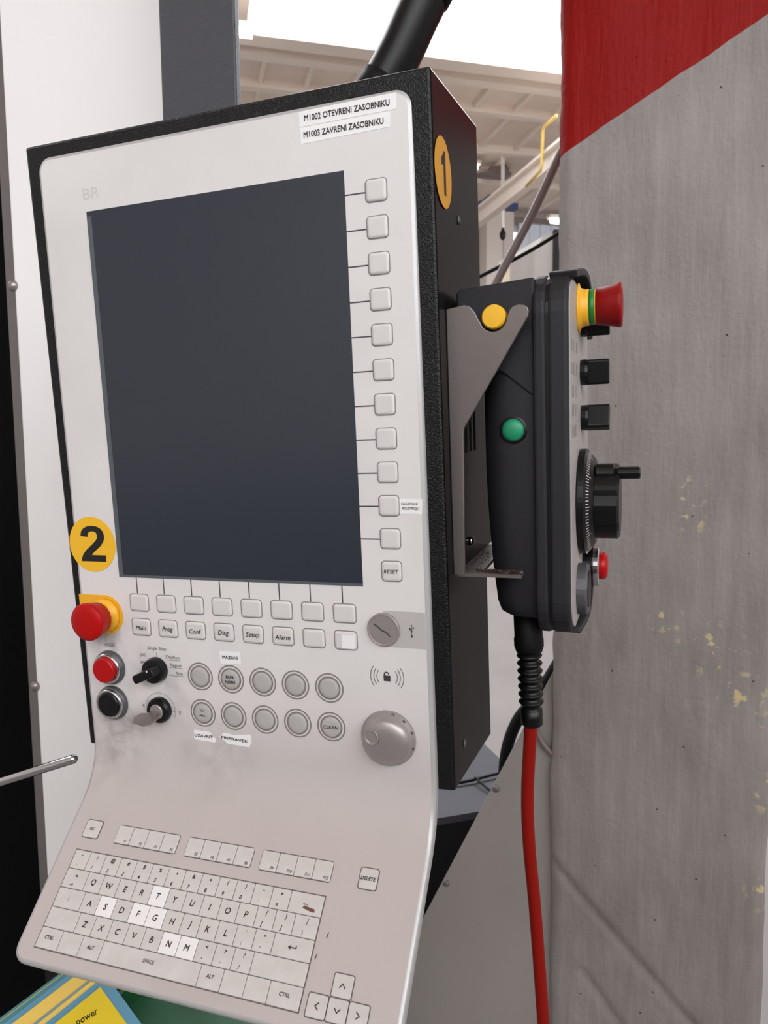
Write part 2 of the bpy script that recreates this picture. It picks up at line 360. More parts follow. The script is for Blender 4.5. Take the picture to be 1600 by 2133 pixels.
tag(hall_obj('wall_right', MB().box((T1, H0, 0), (T1 + .2, H1, HC)), ['wallc']), kind='structure')
me = MB().box((-.03, 9.75, HC - .07), (.03, H1, HC + .01)).mesh('rib', ['beam'])
t = 1.1 - .65 * 14
while t < T1 - .1:
    if t > T0 + .1: obj('rib', me, ceiling, loc(t, 0, 0))
    t += .65
for h0, h1, d in ((9.46, 9.72, .22), (10.02, 10.2, .16), (11.0, 11.14, .12), (12.4, 12.52, .12), (13.9, 14.02, .12)):
    obj('cross_beam', MB().box((T0, h0, HC - d), (T1, h1, HC + .01)).mesh('cross_beam', ['beam']), ceiling)
k = 1
for h0, h1 in ((3.6, 9.45), (-12.8, -6.0)):
    for t0, t1 in ((.8, 9.5), (-7.4, -.2)):
        w = tag(hall_obj('window_%d' % k, MB().box((t0, h0, HC - .02), (t1, h1, HC + .01)), ['glow']), kind='structure'); k += 1
        fr = MB()
        fr.box((t0 - .12, h0 - .1, HC - .14), (t0, h1 + .01, HC)); fr.box((t1, h0 - .1, HC - .14), (t1 + .12, h1 + .01, HC)); fr.box((t0, h0 - .1, HC - .14), (t1, h0, HC))
        obj('frame', fr.mesh('frame', ['beam']), w)

# glowing panes added to the unseen back wall to light the front faces
for t0 in (-7.6, -4.0, -.4, 3.2, 6.8):
    w = tag(hall_obj('window_%d' % k, MB().box((t0, H0 - .01, 2.2), (t0 + 3.0, H0 + .02, 5.7)), ['glow']), kind='structure'); k += 1
    fr = MB()
    for i in range(4): fr.box((t0 + i * 1.0 - .04, H0, 2.12), (t0 + i * 1.0 + .04, H0 + .08, 5.78))
    for z in (2.16, 3.95, 5.74): fr.box((t0 - .04, H0, z - .04), (t0 + 3.04, H0 + .08, z + .04))
    obj('frame', fr.mesh('frame', ['beam']), w)
# far end of the hall
def place_h(o): o.matrix_world = MH; return o
o = place_h(obj('crane_rail', MB().box((4.93, 5.0, 5.14), (5.07, 15.7, 5.36)).box((4.85, 5.0, 5.33), (5.15, 15.7, 5.37)).mesh('crane_rail', ['beam'])))
tag(o, 'pale crane runway beam slanting across the far ceiling', 'beam')
o = place_h(obj('hall_pillar', MB().box((6.34, 15.35, 0), (6.72, 15.75, HC)).box((6.78, 15.45, 0), (7.02, 15.75, HC)).mesh('hall_pillar', ['pillar'])))
tag(o, 'white pillar against the far hall wall left of the strip curtain', 'pillar')
r = place_h(empty('strip_curtain', MH)); tag(r, 'pale blue strip curtain in the far hall doorway', 'curtain')
obj('head_rail', MB().box((7.02, 15.55, 6.2), (8.6, 15.7, 6.32)).mesh('head_rail', ['steel']), r)
for i in range(10):
    obj('curtain_strip', MB().box((7.22 + i * .13, 15.6 + .01 * (i % 2), 4.0), (7.34 + i * .13, 15.61 + .01 * (i % 2), 6.2)).mesh('curtain_strip', ['pane']), r)
o = place_h(obj('daylight_slit', MB().box((7.09, 15.62, 5.62), (7.17, 15.66, 6.0)).mesh('daylight_slit', ['bright_pane']))); tag(o, 'thin bright slit of daylight beside the strip curtain', 'window')
o = place_h(obj('crane_hoist', MB().box((5.2, 12.9, 5.62), (5.95, 13.1, 5.72)).box((5.35, 12.85, 5.72), (5.75, 13.15, 5.82)).mesh('crane_hoist', ['blue_paint']))); tag(o, 'small dark blue crane beam high in the hall', 'crane')
r = empty('crane_hook', MH); tag(r, 'pale hanging rod with dark hook below the blue crane beam', 'hook')
obj('rod', MB().box((5.53, 12.68, 5.2), (5.58, 12.73, 6.5)).mesh('rod', ['white_pl']), r)
obj('hook_block', MB().lathe([(.01, 4.98), (.05, 5.02), (.06, 5.1), (.03, 5.16), (.02, 5.2)], 10, c=(5.555, 12.7)).mesh('hook_block', ['blk']), r)
def ceiling_lamp(t0, t1, hh, z, label):
    r = empty('fluorescent_lamp', MH); tag(r, label, 'lamp', 'fluorescent lamps under the hall ceiling')
    obj('housing', MB().box((t0 - .05, hh - .08, z + .05), (t1 + .05, hh + .08, z + .11)).mesh('housing', ['beam']), r)
    obj('tube', MB().tube([(t0, hh, z), (t1, hh, z)], .035, 10).mesh('tube', ['tube']), r)
    obj('hanger', MB().box(((t0 + t1) / 2 - .01, hh - .01, z + .1), ((t0 + t1) / 2 + .01, hh + .01, HC)).mesh('hanger', ['steel']), r)
ceiling_lamp(.35, .82, 9.0, 6.03, 'lit fluorescent lamp beside the black post at the skylight')
ceiling_lamp(4.4, 5.18, 13.0, 6.31, 'lit fluorescent lamp end peeping past the black housing')
ceiling_lamp(6.66, 7.3, 13.0, 5.47, 'lit fluorescent lamp at the edge of the red and grey column')
o = place_h(obj('ventilation_unit', MB().box((5.25, 13.1, 6.28), (5.9, 13.4, 6.34)).box((5.5, 13.1, 6.34), (5.86, 13.4, 6.42)).box((5.3, 13.2, 6.34), (5.33, 13.23, 6.5)).box((5.82, 13.2, 6.34), (5.85, 13.23, 6.5)).mesh('ventilation_unit', ['hose']))); tag(o, 'brown ventilation unit hanging under the far ceiling', 'vent')
o = place_h(obj('gas_pipe', MB().tube([(4.78, 9.2, 5.62), (4.78, 9.55, 5.62), (4.78, 9.6, 5.58), (4.78, 9.62, 5.15), (4.78, 9.66, 5.08), (4.78, 10.1, 5.02)], .022, 8).mesh('gas_pipe', ['pipe_y']))); tag(o, 'thin yellow pipe bent along the crane runway', 'pipe')
r = empty('far_machine', MH @ loc(3.55, 7.0, 0)); tag(r, 'grey machine tower half hidden behind the red and grey column', 'machine')
obj('body', MB().prism([(-.14, 0), (-.14, 3.28), (-.05, 3.42), (.07, 3.49), (.6, 3.49), (.6, 0)], 0, .6).mesh('body', ['sheet'], Matrix(((1, 0, 0, 0), (0, 0, 1, 0), (0, 1, 0, 0), (0, 0, 0, 1)))), r)
obj('dark_edge', MB().box((.06, -.03, 1.0), (.12, 0, 3.49)).mesh('dark_edge', ['blk']), r)
o = place_h(obj('beige_cabinet', MB().box((4.55, 9.9, 0), (5.05, 10.4, 3.95)).box((4.5, 9.86, 3.95), (5.1, 10.44, 4.02)).box((4.54, 9.87, 2.0), (5.06, 9.9, 2.05)).mesh('beige_cabinet', ['beige']))); tag(o, 'sunlit beige cabinet far behind the pendant', 'cabinet')

# unseen machine block, added behind the camera to keep low light off the foot of the scene
r = empty('low_light_blocker', MH @ loc(0, -3.2, 0)); tag(r, 'unseen grey machine block added behind the camera to hold off low light', 'machine')
bevel(obj('body', MB().box((-3.2, -1.2, .1), (3.4, .9, 1.72)).mesh('body', ['strip']), r), .03)
obj('base', MB().box((-3.1, -1.1, 0), (3.3, .8, .1)).mesh('base', ['void']), r)
for x in (-2.4, -.2, 2.0): obj('blocker_panel', MB().box((x - .9, .9, .25), (x + .9, .92, 1.55)).mesh('blocker_panel', ['sheet']), r)
# ------------------------------------------------------------------ concrete column
def make_column():
    x0, x1, y0, y1 = 0.0, 0.315, 0.0, 0.25
    zs = [0.0] + [0.25 + .0065 * i for i in range(int(1.95 / .0065) + 1)] + [2.6, 3.5, 5.0, 6.5]
    nx = 56; mb = MB(); rows = []
    def blister(x, z):                         # patches where the paint has blistered
        w = 0
        for cx, cz, rx, rz, tl in ((.215, .935, .026, .095, -.1), (.055, 1.045, .022, .06, -.2), (.16, 1.17, .05, .05, 0), (.16, .70, .10, .16, -.3)):
            dx = x - cx - tl * (z - cz); d = (dx / rx) ** 2 + ((z - cz) / rz) ** 2
            if d < 1: w = max(w, (1 - d) * (1 if rx < .03 else .5))
        return w
    for z in zs:
        row = []
        for i in range(nx + 1):
            x = x0 + (x1 - x0) * i / nx
            low = min(1, max(0, (1.5 - z) / .5))
            n = noise.noise(Vector((x * 9, 3.1, z * 4))) * .004 + noise.noise(Vector((x * 26, 7.7, z * 13))) * (.0012 + .0012 * low)
            n += noise.noise(Vector((x * 60, 1.7, z * 30))) * .0011 * low
            bl = blister(x, z)
            if bl: n -= bl * (.0016 + noise.noise(Vector((x * 150, 2.2, z * 120))) * .0022)
            e = min(i, nx - i)
            y = y0 + n + (.010 if e == 0 else .005 if e == 1 else .002 if e == 2 else 0)
            for (ga, gb, gw) in (((.010, .686), (.217, .468), .0050), ((.058, .511), (.112, .440), .0042)):
                dx, dz = gb[0] - ga[0], gb[1] - ga[1]; L = math.hypot(dx, dz); u = ((x - ga[0]) * dx + (z - ga[1]) * dz) / L; dist = ((x - ga[0]) * dz - (z - ga[1]) * dx) / L
                if -.01 < u < L + .2:
                    if abs(dist) < .009: y += gw * (1 - abs(dist) / .009)
                    if dist > 0: y += .0022 * math.exp(-dist / .05)
            xx = x
            if i == 0: xx += noise.noise(Vector((.3, 1.1, z * 9))) * .0035 + noise.noise(Vector((2.3, 5.1, z * 33))) * .0018 + .002
            if i == nx: xx += noise.noise(Vector((4.3, 1.1, z * 12))) * .004 - .002
            row.append((xx, y, z))
        row.append((x1, y1, z)); row.append((x0, y1, z)); rows.append(row)
    mb.loops(rows, 0, True)
    return mb.mesh('concrete_column', ['column'])
o = obj('concrete_column', make_column(), None, loc(.192, .62, 0))
tag(o, 'grey painted concrete column with red top, beside the hand pendant', 'column')

# ------------------------------------------------------------------ machine enclosure on the left
r = empty('machine_enclosure', loc(-.42, .40, 0)); tag(r, 'white speckled machine enclosure with dark window behind the panel', 'machine')
def enc(name, a, b, m): 
    return obj(name, MB().box(a, b).mesh(name, [m], loc(.42, -.40, 0)), r)
bevel(enc('door_sheet', (-.578, .36, .62), (-.215, .40, 2.7), 'door'), .006, 3)
enc('edge_profile', (-.617, .385, .62), (-.574, .42, 2.7), 'strip')
enc('plinth', (-.617, .385, 0), (-.215, .42, .62), 'void')
enc('dark_window', (-1.6, .40, 0), (-.617, .43, 2.7), 'dark_glass')
for z in (1.602, .986):
    b = obj('bolt', MB().lathe([(.0085, 0), (.0085, .002), (.0065, .005), (.003, .0068), (.0008, .007)], 16, smooth=True).mesh('bolt', ['steel'], Matrix.Rotation(R(90), 4, 'X')), r, loc(-.5775 + .42, .36 - .40, z))
# black textured post the panel hangs on
r = empty('support_post', loc(-.175, .3, 0.0)); tag(r, 'black textured square post behind the top of the panel', 'post')
bevel(obj('post', MB().box((-.053, -.05, 1.28), (.047, -.038, 3.4)).mesh('post', ['post_tex']), r), .002)
obj('rear_rib', MB().box((-.046, -.036, 1.28), (-.03, .0, 3.4)).mesh('rear_rib', ['black_tex']), r)
# black suspension duct rising to the right
p = spline([(-.12, .33, 1.63), (-.05, .345, 1.70), (.026, .35, 1.8065), (.0665, .35, 1.8755), (.16, .352, 2.03), (.42, .36, 2.45), (.62, .37, 2.75)], 6)
r = empty('cable_duct', loc(-.12, .33, 1.63)); tag(r, 'thick black cable duct rising to the right behind the panel', 'duct')
obj('duct_tube', MB().tube(p, .0265, 20).mesh('duct_tube', ['blk'], loc(.12, -.33, -1.63)), r)
for a, b in (((.005, .349, 1.775), (.018, .35, 1.795)), ((.069, .35, 1.880), (.078, .351, 1.895))):
    obj('duct_collar', MB().tube([a, b], .0285, 20).mesh('duct_collar', ['blk_soft'], loc(.12, -.33, -1.63)), r)

# ------------------------------------------------------------------ things in the gap between panel and column
r = empty('sheet_guard', loc(0, .64, 0)); tag(r, 'light grey sheet metal guard with slanted edge below the pendant', 'guard')
XZ = Matrix(((1, 0, 0, 0), (0, 0, 1, 0), (0, 1, 0, 0), (0, 0, 0, 1)))
obj('sheet', MB().prism([(.199, 1.012), (.199, 0), (-.277, 0)], 0, .004).mesh('sheet', ['sheet'], XZ), r)
for x, z in ((.102, .79), (.016, .608)):
    obj('screw', MB().lathe([(.006, 0), (.006, .002), (.004, .0035), (.001, .004)], 12, smooth=True).mesh('screw', ['strip'], Matrix.Rotation(R(90), 4, 'X')), r, loc(x, 0, z))
r = empty('machine_cabinet', loc(-.1, .95, 0)); tag(r, 'low black machine cabinet with blue-grey top behind the guard', 'cabinet')
poly = [(-.30 + .1, .687 - .95), (.14 + .1, 1.004 - .95), (-.045 + .1, 1.261 - .95), (-.485 + .1, .944 - .95)]
obj('body', MB().prism([(x * .97, y * .97) for x, y in poly], 0, .585).mesh('body', ['void']), r)
obj('top_cover', MB().prism(poly, .585, .60).mesh('top_cover', ['cover']), r)
p = spline([(-.0994, .9887, .605), (-.037, 1.0239, .607), (.0319, 1.0899, .608), (.08, 1.13, .6)], 5)
tag(obj('thin_cable', MB().tube(p, .0035, 8).mesh('thin_cable', ['blk_soft'])), 'thin black cable lying across the blue-grey cabinet top', 'cable')
p = spline([(-.0186, 1.0399, .612), (.0307, .997, .606), (.0393, 1.0485, .606), (.09, 1.06, .604)], 5)
tag(obj('thin_cable', MB().tube(p, .003, 8).mesh('thin_cable', ['blk_soft'])), 'short looped black cable nearest the slanted guard edge', 'cable')
p = spline([(.2, .76, 1.0), (.1802, .755, .962), (.1542, .75, .9162), (.1251, .75, .878), (.1083, .75, .8406), (.0985, .75, .7993), (.0959, .75, .74), (.1, .76, .55)], 6)
tag(obj('black_hose', MB().tube(p, .0105, 12).mesh('black_hose', ['blk_soft'])), 'black hose curving down behind the slanted guard edge', 'hose')
p = spline([(.160, .634, 1.045), (.1590, .634, .98), (.1600, .634, .935), (.1680, .634, .900), (.1795, .634, .878), (.1950, .634, .862)], 6)
tag(obj('grey_cable', MB().tube(p, .0045, 10).mesh('grey_cable', ['hose'])), 'grey cable running from the pendant gland towards the column', 'cable')
p = spline([(.02, .95, 1.62), (.039, .95, 1.672), (.1075, .95, 1.7945), (.151, .95, 1.882), (.22, .95, 2.03), (.4, .95, 2.5)], 6)
tag(obj('brown_hose', MB().tube(p, .0085, 12).mesh('brown_hose', ['hose'])), 'brown-grey hose slanting up behind the column above the pendant', 'hose')
p = spline([(-.1, 1.0, 1.66), (.012, 1.0, 1.7055), (.08, 1.0, 1.733), (.149, 1.0, 1.767), (.3, 1.0, 1.85)], 5)
tag(obj('slack_cable', MB().tube(p, .0038, 8).mesh('slack_cable', ['blk_soft'])), 'thin dark cable crossing behind the brown-grey hose', 'cable')

# ------------------------------------------------------------------ chrome rod at the left
r = empty('steel_rod', loc(-.50, .385, .97)); tag(r, 'round steel lever rod ending left of the keyboard tray', 'rod')
p = [Vector((-.1735, .0, 1.0745)), Vector((-.175, .0, 1.0738)), Vector((-.266, .0, 1.038)), Vector((-.46, .005, .965)), Vector((-.72, .06, .87)), Vector((-.90, .2, .82)), Vector((-.92, .395, .82))]
pp = [p[0], p[1]] + spline(p[2:], 5)
obj('shaft', MB().tube([Vector((-.1722, 0, 1.0750))] + pp, [.0024, .0038] + [.0043] * (len(pp) - 1), 14).mesh('shaft', ['chrome'], loc(.50, -.385, -.97)), r)
obj('flange', MB().lathe([(.018, 0), (.018, .005), (.008, .01)], 20).mesh('flange', ['steel'], Matrix.Rotation(R(90), 4, 'X')), r, loc(-.42, .012, -.15))

# ------------------------------------------------------------------ green tray with fanned booklets
r = empty('side_shelf', loc(-.05, .0, 0)); tag(r, 'dark shelf unit carrying the green tray under the keyboard', 'shelf')
obj('shelf_board', MB().box((-.14, -.28, .735), (.08, .26, .76)).mesh('shelf_board', ['void']), r)
for x in (-.125, .065):
    for y in (-.26, .23): obj('leg', MB().box((x - .012, y - .012, 0), (x + .012, y + .012, .735)).mesh('leg', ['void']), r)
r = empty('green_tray', loc(-.04, .0, .76)); tag(r, 'dark green plastic tray under the keyboard edge', 'tray')
obj('tray_floor', MB().box((-.152, -.25, 0), (.085, .24, .006)).mesh('tray_floor', ['green_mat']), r)
for a, b in (((-.152, -.25, .006), (.085, -.244, .03)), ((-.152, .234, .006), (.085, .24, .03)), ((.079, -.244, .006), (.085, .234, .03)), ((-.152, -.244, .006), (-.146, .234, .030))):
    obj('tray_wall', MB().box(a, b).mesh('tray_wall', ['green_mat']), r)
YB = loc(-.184, .032, .822) @ Matrix.Rotation(R(-9), 4, 'Z') @ Matrix.Rotation(R(36), 4, 'Y')
card_h = .0024
cards = [('teal', -.0400, 'teal booklet at the bottom of the fanned pile'), ('cyel', -.0372, 'thin yellow booklet second from the bottom of the fanned pile'), ('teal', -.0360, 'teal booklet lying on the thin yellow one in the fanned pile'),
         ('cblue', -.0320, 'blue booklet below the broad yellow band of the fanned pile'), ('cyel', -.0266, 'yellow booklet showing the broadest band in the fanned pile'), ('cgrey', -.0143, 'grey-blue booklet in the middle of the fanned pile'),
         ('cyel', -.0113, 'yellow booklet between grey and blue in the fanned pile'), ('cblue', -.0064, 'blue booklet right under the bright yellow cover')]
for i, (m, x, lab) in enumerate(cards):
    o = obj('booklet', MB().box((x, -.15, 0), (x + .085, .010, card_h)).mesh('booklet', [m]), None, YB @ loc(0, 0, -card_h * (len(cards) - i)))
    tag(o, lab, 'booklet', 'booklets fanned out under the keyboard'); bevel(o, .0005, 1)
r = empty('booklet', YB); tag(r, 'topmost booklet with bright yellow cover and blue border', 'booklet', 'booklets fanned out under the keyboard')
obj('back_cover', MB().box((-.001, -.15, 0), (.075, .0085, card_h)).mesh('back_cover', ['cblue']), r)
obj('front_cover', MB().box((0, -.15, card_h), (.07, -.0035, card_h + .0012)).mesh('front_cover', ['cover_yel']), r)
obj('lettering', text_mesh('power', .0085, 'black_ink', .2, .0001), r, loc(.0155, -.030, card_h + .0014) @ Matrix.Rotation(R(80), 4, 'Z'))

# ================================================================== CONTROL PANEL
MP = Matrix(((0.99983552, -0.00082951, -0.01811737, 0), (0, 0.99895350, -0.04573744, 0), (0.01813635, 0.04572992, 0.99878919, 0), (0, 0, 0, 1)))
MPW = Matrix.Translation((0, 0, 1.25)) @ MP                    # panel frame -> world (panel leans slightly)
BASE = Vector((0, .08, -.17))
panel = empty('control_panel', MPW @ Matrix.Translation(BASE))
tag(panel, 'black machine control panel with dark screen, white keys and keyboard tray', 'control panel')
TB = Matrix.Translation(-BASE)
KO = Vector((-.1421, -.0514, -.2303)); KU = Vector((0, -.732, -.6814)); KN = Vector((0, -.6814, .732))
def FP(x, z, off=0.0):                                         # on the flat front: local x right, y up, z out
    return TB @ Matrix(((1, 0, 0, x), (0, 0, -1, -off), (0, 1, 0, z), (0, 0, 0, 1)))
def FK(u, v, off=0.0):                                         # on the keyboard tray
    p = KO + Vector((u, 0, 0)) + KU * v + KN * off
    return TB @ Matrix(((1, 0, 0, p.x), (0, -KU.y, KN.y, p.y), (0, -KU.z, KN.z, p.z), (0, 0, 0, 1)))
def FS(y, z, off=0.0):                                         # on the right side of the housing: local x = depth, y up, z = +x
    return TB @ Matrix(((0, 0, 1, .1805 + off), (1, 0, 0, y), (0, 1, 0, z), (0, 0, 0, 1)))

# housing
hv = [(-.172, .008, -.1645), (.1805, .008, -.1645), (.1805, .155, -.182), (-.172, .155, -.182), (-.172, .001, .366), (.1805, .001, .366), (.1805, .155, .379), (-.172, .155, .379)]
mb = MB().add(hv, [(0, 1, 5, 4)], 0).add(hv, [(0, 3, 2, 1), (4, 5, 6, 7), (1, 2, 6, 5), (2, 3, 7, 6), (3, 0, 4, 7)], 1)
me = mb.mesh('housing', ['black_tex', 'black_side'], TB)
bm = bmesh.new(); bm.from_mesh(me); bmesh.ops.remove_doubles(bm, verts=bm.verts, dist=1e-6); bmesh.ops.recalc_face_normals(bm, faces=bm.faces); bm.to_mesh(me); bm.free()
bevel(obj('housing', me, panel), .0022, 2)
obj('mount_arm', MB().box((-.20, .15, .07), (-.13, .236, .2)).mesh('mount_arm', ['black_tex'], TB), panel)
# bent front plate
def make_plate():
    X0, X1 = -.1608, .1672; ZT = .3555; ZB = -.1524; RB = .069; TH = R(47.05); VE = .0875; VA = -.0402
    L1 = ZT - ZB; LA = RB * TH; S1 = L1 + LA + (VE - VA)
    def P(s):
        if s <= L1: return Vector((0, ZT - s)), Vector((-1, 0))
        if s <= L1 + LA:
            a = (s - L1) / RB; return Vector((-RB + RB * math.cos(a), ZB - RB * math.sin(a))), Vector((-math.cos(a), math.sin(a)))
        v = VA + (s - L1 - LA); return Vector((KO.y + KU.y * v, KO.z + KU.z * v)), Vector((KN.y, KN.z))
    def rows(d):
        out = []; r = .013 - d; nn = 7
        for k in range(nn + 1):
            a = R(90 * k / nn); out.append((X0 + d + r * (1 - math.sin(a)), X1 - d - r * (1 - math.sin(a)), d + r * (1 - math.cos(a))))
        s0, s1 = d + r, S1 - d - r
        for s in [L1 + LA * k / 14 for k in range(15)]: out.append((X0 + d, X1 - d, s))
        for k in range(nn + 1):
            a = R(90 - 90 * k / nn); out.append((X0 + d + r * (1 - math.sin(a)), X1 - d - r * (1 - math.sin(a)), S1 - d - r * (1 - math.cos(a))))
        return out
    def p3(x, s, dep):
        q, n = P(s); return (x, q.x - n.x * dep, q.y - n.y * dep)
    mb = MB(); rings = []; film = []
    for d, dep in ((.0036, 0.0), (.0016, .0006), (.0004, .0020), (0, .0042), (0, .008)):
        R_ = rows(d); rings.append([p3(a, s, dep) for a, b, s in R_] + [p3(b, s, dep) for a, b, s in reversed(R_)])
    n = len(rings[0]) // 2
    # film face: strips between left and right points
    k = len(mb.v); mb.v += rings[0]
    for i in range(n - 1):
        mb.f.append((k + i, k + i + 1, k + 2 * n - 2 - i, k + 2 * n - 1 - i)); mb.m.append(0); mb.sm.append(True)
    mb.loops(rings, 1, True, cap0=False, cap1=False)
    k = len(mb.v); mb.v += rings[-1]
    for i in range(n - 1):
        mb.f.append((k + i, k + i + 1, k + 2 * n - 2 - i, k + 2 * n - 1 - i)); mb.m.append(1); mb.sm.append(True)
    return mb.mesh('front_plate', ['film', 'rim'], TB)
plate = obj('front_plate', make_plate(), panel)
# screen
SW, SH = .2285, .3066
scr = obj('screen', MB().box((-SW / 2, 0, -.004), (SW / 2, SH, .0002)).mesh('screen', ['screen']), panel, FP(0, 0))
fr = MB().box((-SW / 2, 0, -.0001), (-SW / 2 + .0045, SH - .004, .0004)).box((-SW / 2 + .0045, 0, -.0001), (SW / 2, .0022, .0004))
obj('bezel_strip', fr.mesh('bezel_strip', ['screen_frame']), scr)

# membrane keys
def key_mesh(w, h, r=.0026):
    mb = MB(); mb.rrect_cap(w + .0011, h + .0011, r + .0005, [(0, 0.0), (0, .00015)], 1)
    mb.rrect_cap(w, h, r, [(0, .0001), (.0004, .0008), (.0012, .0013), (.0022, .0015)], 0, 4, smooth=True)
    return mb.mesh('key', ['keycap', 'line'])
kside, kbot = key_mesh(.0158, .0154), key_mesh(.0188, .0150)
xk, zk0, dk = .1382, .2898, .0252
for i in range(12):
    z = zk0 - i * dk
    o = obj('soft_key', kside, panel, FP(xk, z))
    if i < 11:
        obj('leader_line', MB().box((SW / 2, -.0005, 0), (xk - .0083, .0005, .0001)).mesh('leader_line', ['dark_line']), panel, FP(0, z - .0005))
    else: obj('lettering', text_mesh('RESET', .0042, 'print', .15, .00005, width=.0118), o, loc(0, 0, .0017))
xb0, db, zb1, zb2 = -.0956, .0276, -.0224, -.0443
names = ['Main', 'Prog', 'Conf', 'Diag', 'Setup', 'Alarm', '', '']
for i in range(8):
    x = xb0 + i * db
    obj('soft_key', kbot, panel, FP(x, zb1))
    obj('leader_line', MB().box((-.0005, zb1 + .0083, 0), (.0005, 0, .0001)).mesh('leader_line', ['dark_line']), panel, FP(x - .0012, 0))
    o = obj('mode_key', kbot, panel, FP(x, zb2))
    if names[i]: obj('lettering', text_mesh(names[i], .0056, 'print', .2, .0001), o, loc(.0003, -.0005, .0017))
    obj('indicator', MB().ring(.0009, .0014, 0, 16).mesh('indicator', ['line']), o, loc(-.0063, .0045, .0014))
    if i == 7: obj('blank_sticker', MB().prism([(-.004, -.0062), (.0058, -.0062), (.0072, -.0045), (.0072, .0052), (-.004, .0052)], 0, .0002).mesh('blank_sticker', ['white_sticker']), o, loc(.001, 0, .0016))

# stickers and print on the flat front
def sticker(name, pts, mat_key, z=.0, th=.0002):
    return obj(name, MB().prism(pts, 0, th).mesh(name, [mat_key]), panel, FP(0, 0, z))
s1 = sticker('label_sticker', [(.0813, .3412), (.1557, .3416), (.1560, .3524), (.0813, .3518)], 'white_sticker')
obj('lettering', text_mesh('M1002 OTEVRENI ZASOBNIKU', .0058, 'print', 0, .00016, width=.0655), s1, loc(.1182, .3466, .0004))
s2 = sticker('label_sticker', [(.0818, .3295), (.1506, .3306), (.1510, .3408), (.0813, .3406)], 'white_sticker')
obj('lettering', text_mesh('M1003 ZAVRENI ZASOBNIKU', .0058, 'print', 0, .00016, width=.0615), s2, loc(.1152, .3353, .0004))
obj('logo_print', text_mesh('BR', .0125, 'print_faint', 0, 0, width=.0165), panel, FP(-.1078, .3205, .0002))
s3 = sticker('label_sticker', [(.1465, .0570), (.1638, .0568), (.1645, .0680), (.1465, .0684)], 'white_sticker')
obj('lettering', text_mesh('NULOVANI', .0026, 'print', 0, .00005, width=.0125), s3, loc(.1545, .0645, .0004))
obj('lettering', text_mesh('POZTROJU', .0026, 'print', .2, .00005, width=.0135), s3, loc(.1553, .0607, .0004))
s4 = sticker('label_sticker', [(-.0183, -.0718), (.0017, -.0712), (.0017, -.0602), (-.0187, -.0608)], 'white_sticker', .0003)
obj('lettering', text_mesh('MAZANI', .0038, 'print', 0, .00014, width=.0145), s4, loc(-.0085, -.0658, .0004))
s5 = sticker('torn_sticker', [(-.0505, -.1410), (-.0495, -.1428), (-.030, -.1436), (-.0285, -.1415), (-.0290, -.1396), (-.0330, -.1388), (-.0322, -.1362), (-.0350, -.1346), (-.0500, -.1342)], 'white_sticker')
obj('lettering', text_mesh('UZAVRIT', .0034, 'print', 0, .00012, width=.0180), s5, loc(-.0405, -.1388, .0004))
s6 = sticker('torn_sticker', [(-.0248, -.1378), (-.0200, -.1335), (-.0105, -.1348), (.0060, -.1325), (.0062, -.1400), (.0035, -.1442), (-.0170, -.1432), (-.0225, -.1392)], 'white_sticker')
obj('lettering', text_mesh('PRIPRAVEK', .0034, 'print', 0, .00012, width=.0260), s6, loc(-.0098, -.1385, .0004) @ Matrix.Rotation(R(-3), 4, 'Z'))
for body, x, z, w in (('Single Step', -.0815, -.0633, .0195), ('JOG', -.0970, -.0702, .006), ('MDI', -.0965, -.0768, .0065), ('A', -.0965, -.0830, .002), ('DryRun', -.0660, -.0702, .014), ('Repos', -.0635, -.0772, .0115), ('Sim', -.0605, -.0842, .0070), ('HOLD', -.1315, -.0628, .011), ('4', -.1010, -.1165, .0025), ('2', -.0633, -.1200, .0025)):
    obj('printed_word', text_mesh(body, .0042, 'print_soft', .12, .00003, width=w), panel, FP(x, z, .0002))
ln = MB()
for a, b, c, d in ((-.0935, -.0726, -.089, -.0722), (-.0734, -.0728, -.0585, -.0724), (-.0712, -.0868, -.0565, -.0864), (-.0825, -.0705, -.0821, -.0660), (-.0703, -.0795, -.0575, -.0791), (-.0718, -.1195, -.068, -.1191)):
    ln.box((a, b, 0), (c, d, .0001))
obj('printed_ticks', ln.mesh('printed_ticks', ['print_soft']), panel, FP(0, 0, .0001))
# yellow number disc on the front and amber one on the side
def disc_sticker(M, rx, ry, digit, h, mk):
    o = obj('number_sticker', MB().loops([[(rx * math.cos(2 * math.pi * j / 48), ry * math.sin(2 * math.pi * j / 48), z) for j in range(48)] for z in (0, .0003)]).mesh('number_sticker', [mk]), panel, M)
    return o
o = disc_sticker(FP(-.1402, .0285, .0001), .0247, .0247, '2', .03, 'yellow')
two = [(.51, .128), (.236, .128), (.26, .165), (.33, .23), (.42, .31), (.475, .385), (.505, .45), (.51, .52), (.495, .60), (.44, .67), (.37, .707), (.275, .718), (.18, .705), (.105, .66), (.06, .60), (.042, .51), (.18, .495), (.19, .55), (.215, .59), (.25, .605), (.28, .607), (.33, .598), (.36, .57), (.372, .52), (.365, .47), (.335, .42), (.25, .335), (.13, .225), (.06, .13), (.03, .05), (.025, 0), (.51, 0)]
obj('digit', MB().prism([((a - .267) * .0545, (b - .359) * .0445) for a, b in two], 0, .0001).mesh('digit', ['black_ink']), o, loc(.0005, .0006, .0004))
o = disc_sticker(FS(.0265, .3030, .0006), .0240, .0245, '1', .03, 'amber')
obj('digit', MB().prism([(.0052, .0155), (.0052, -.0150), (-.0006, -.0150), (-.0006, .0072), (-.0030, .0052), (-.0065, .0040), (-.0065, .0092), (-.0020, .0122), (.0006, .0155)], 0, .0001).mesh('digit', ['black_ink']), o, loc(.0005, 0, .0004))

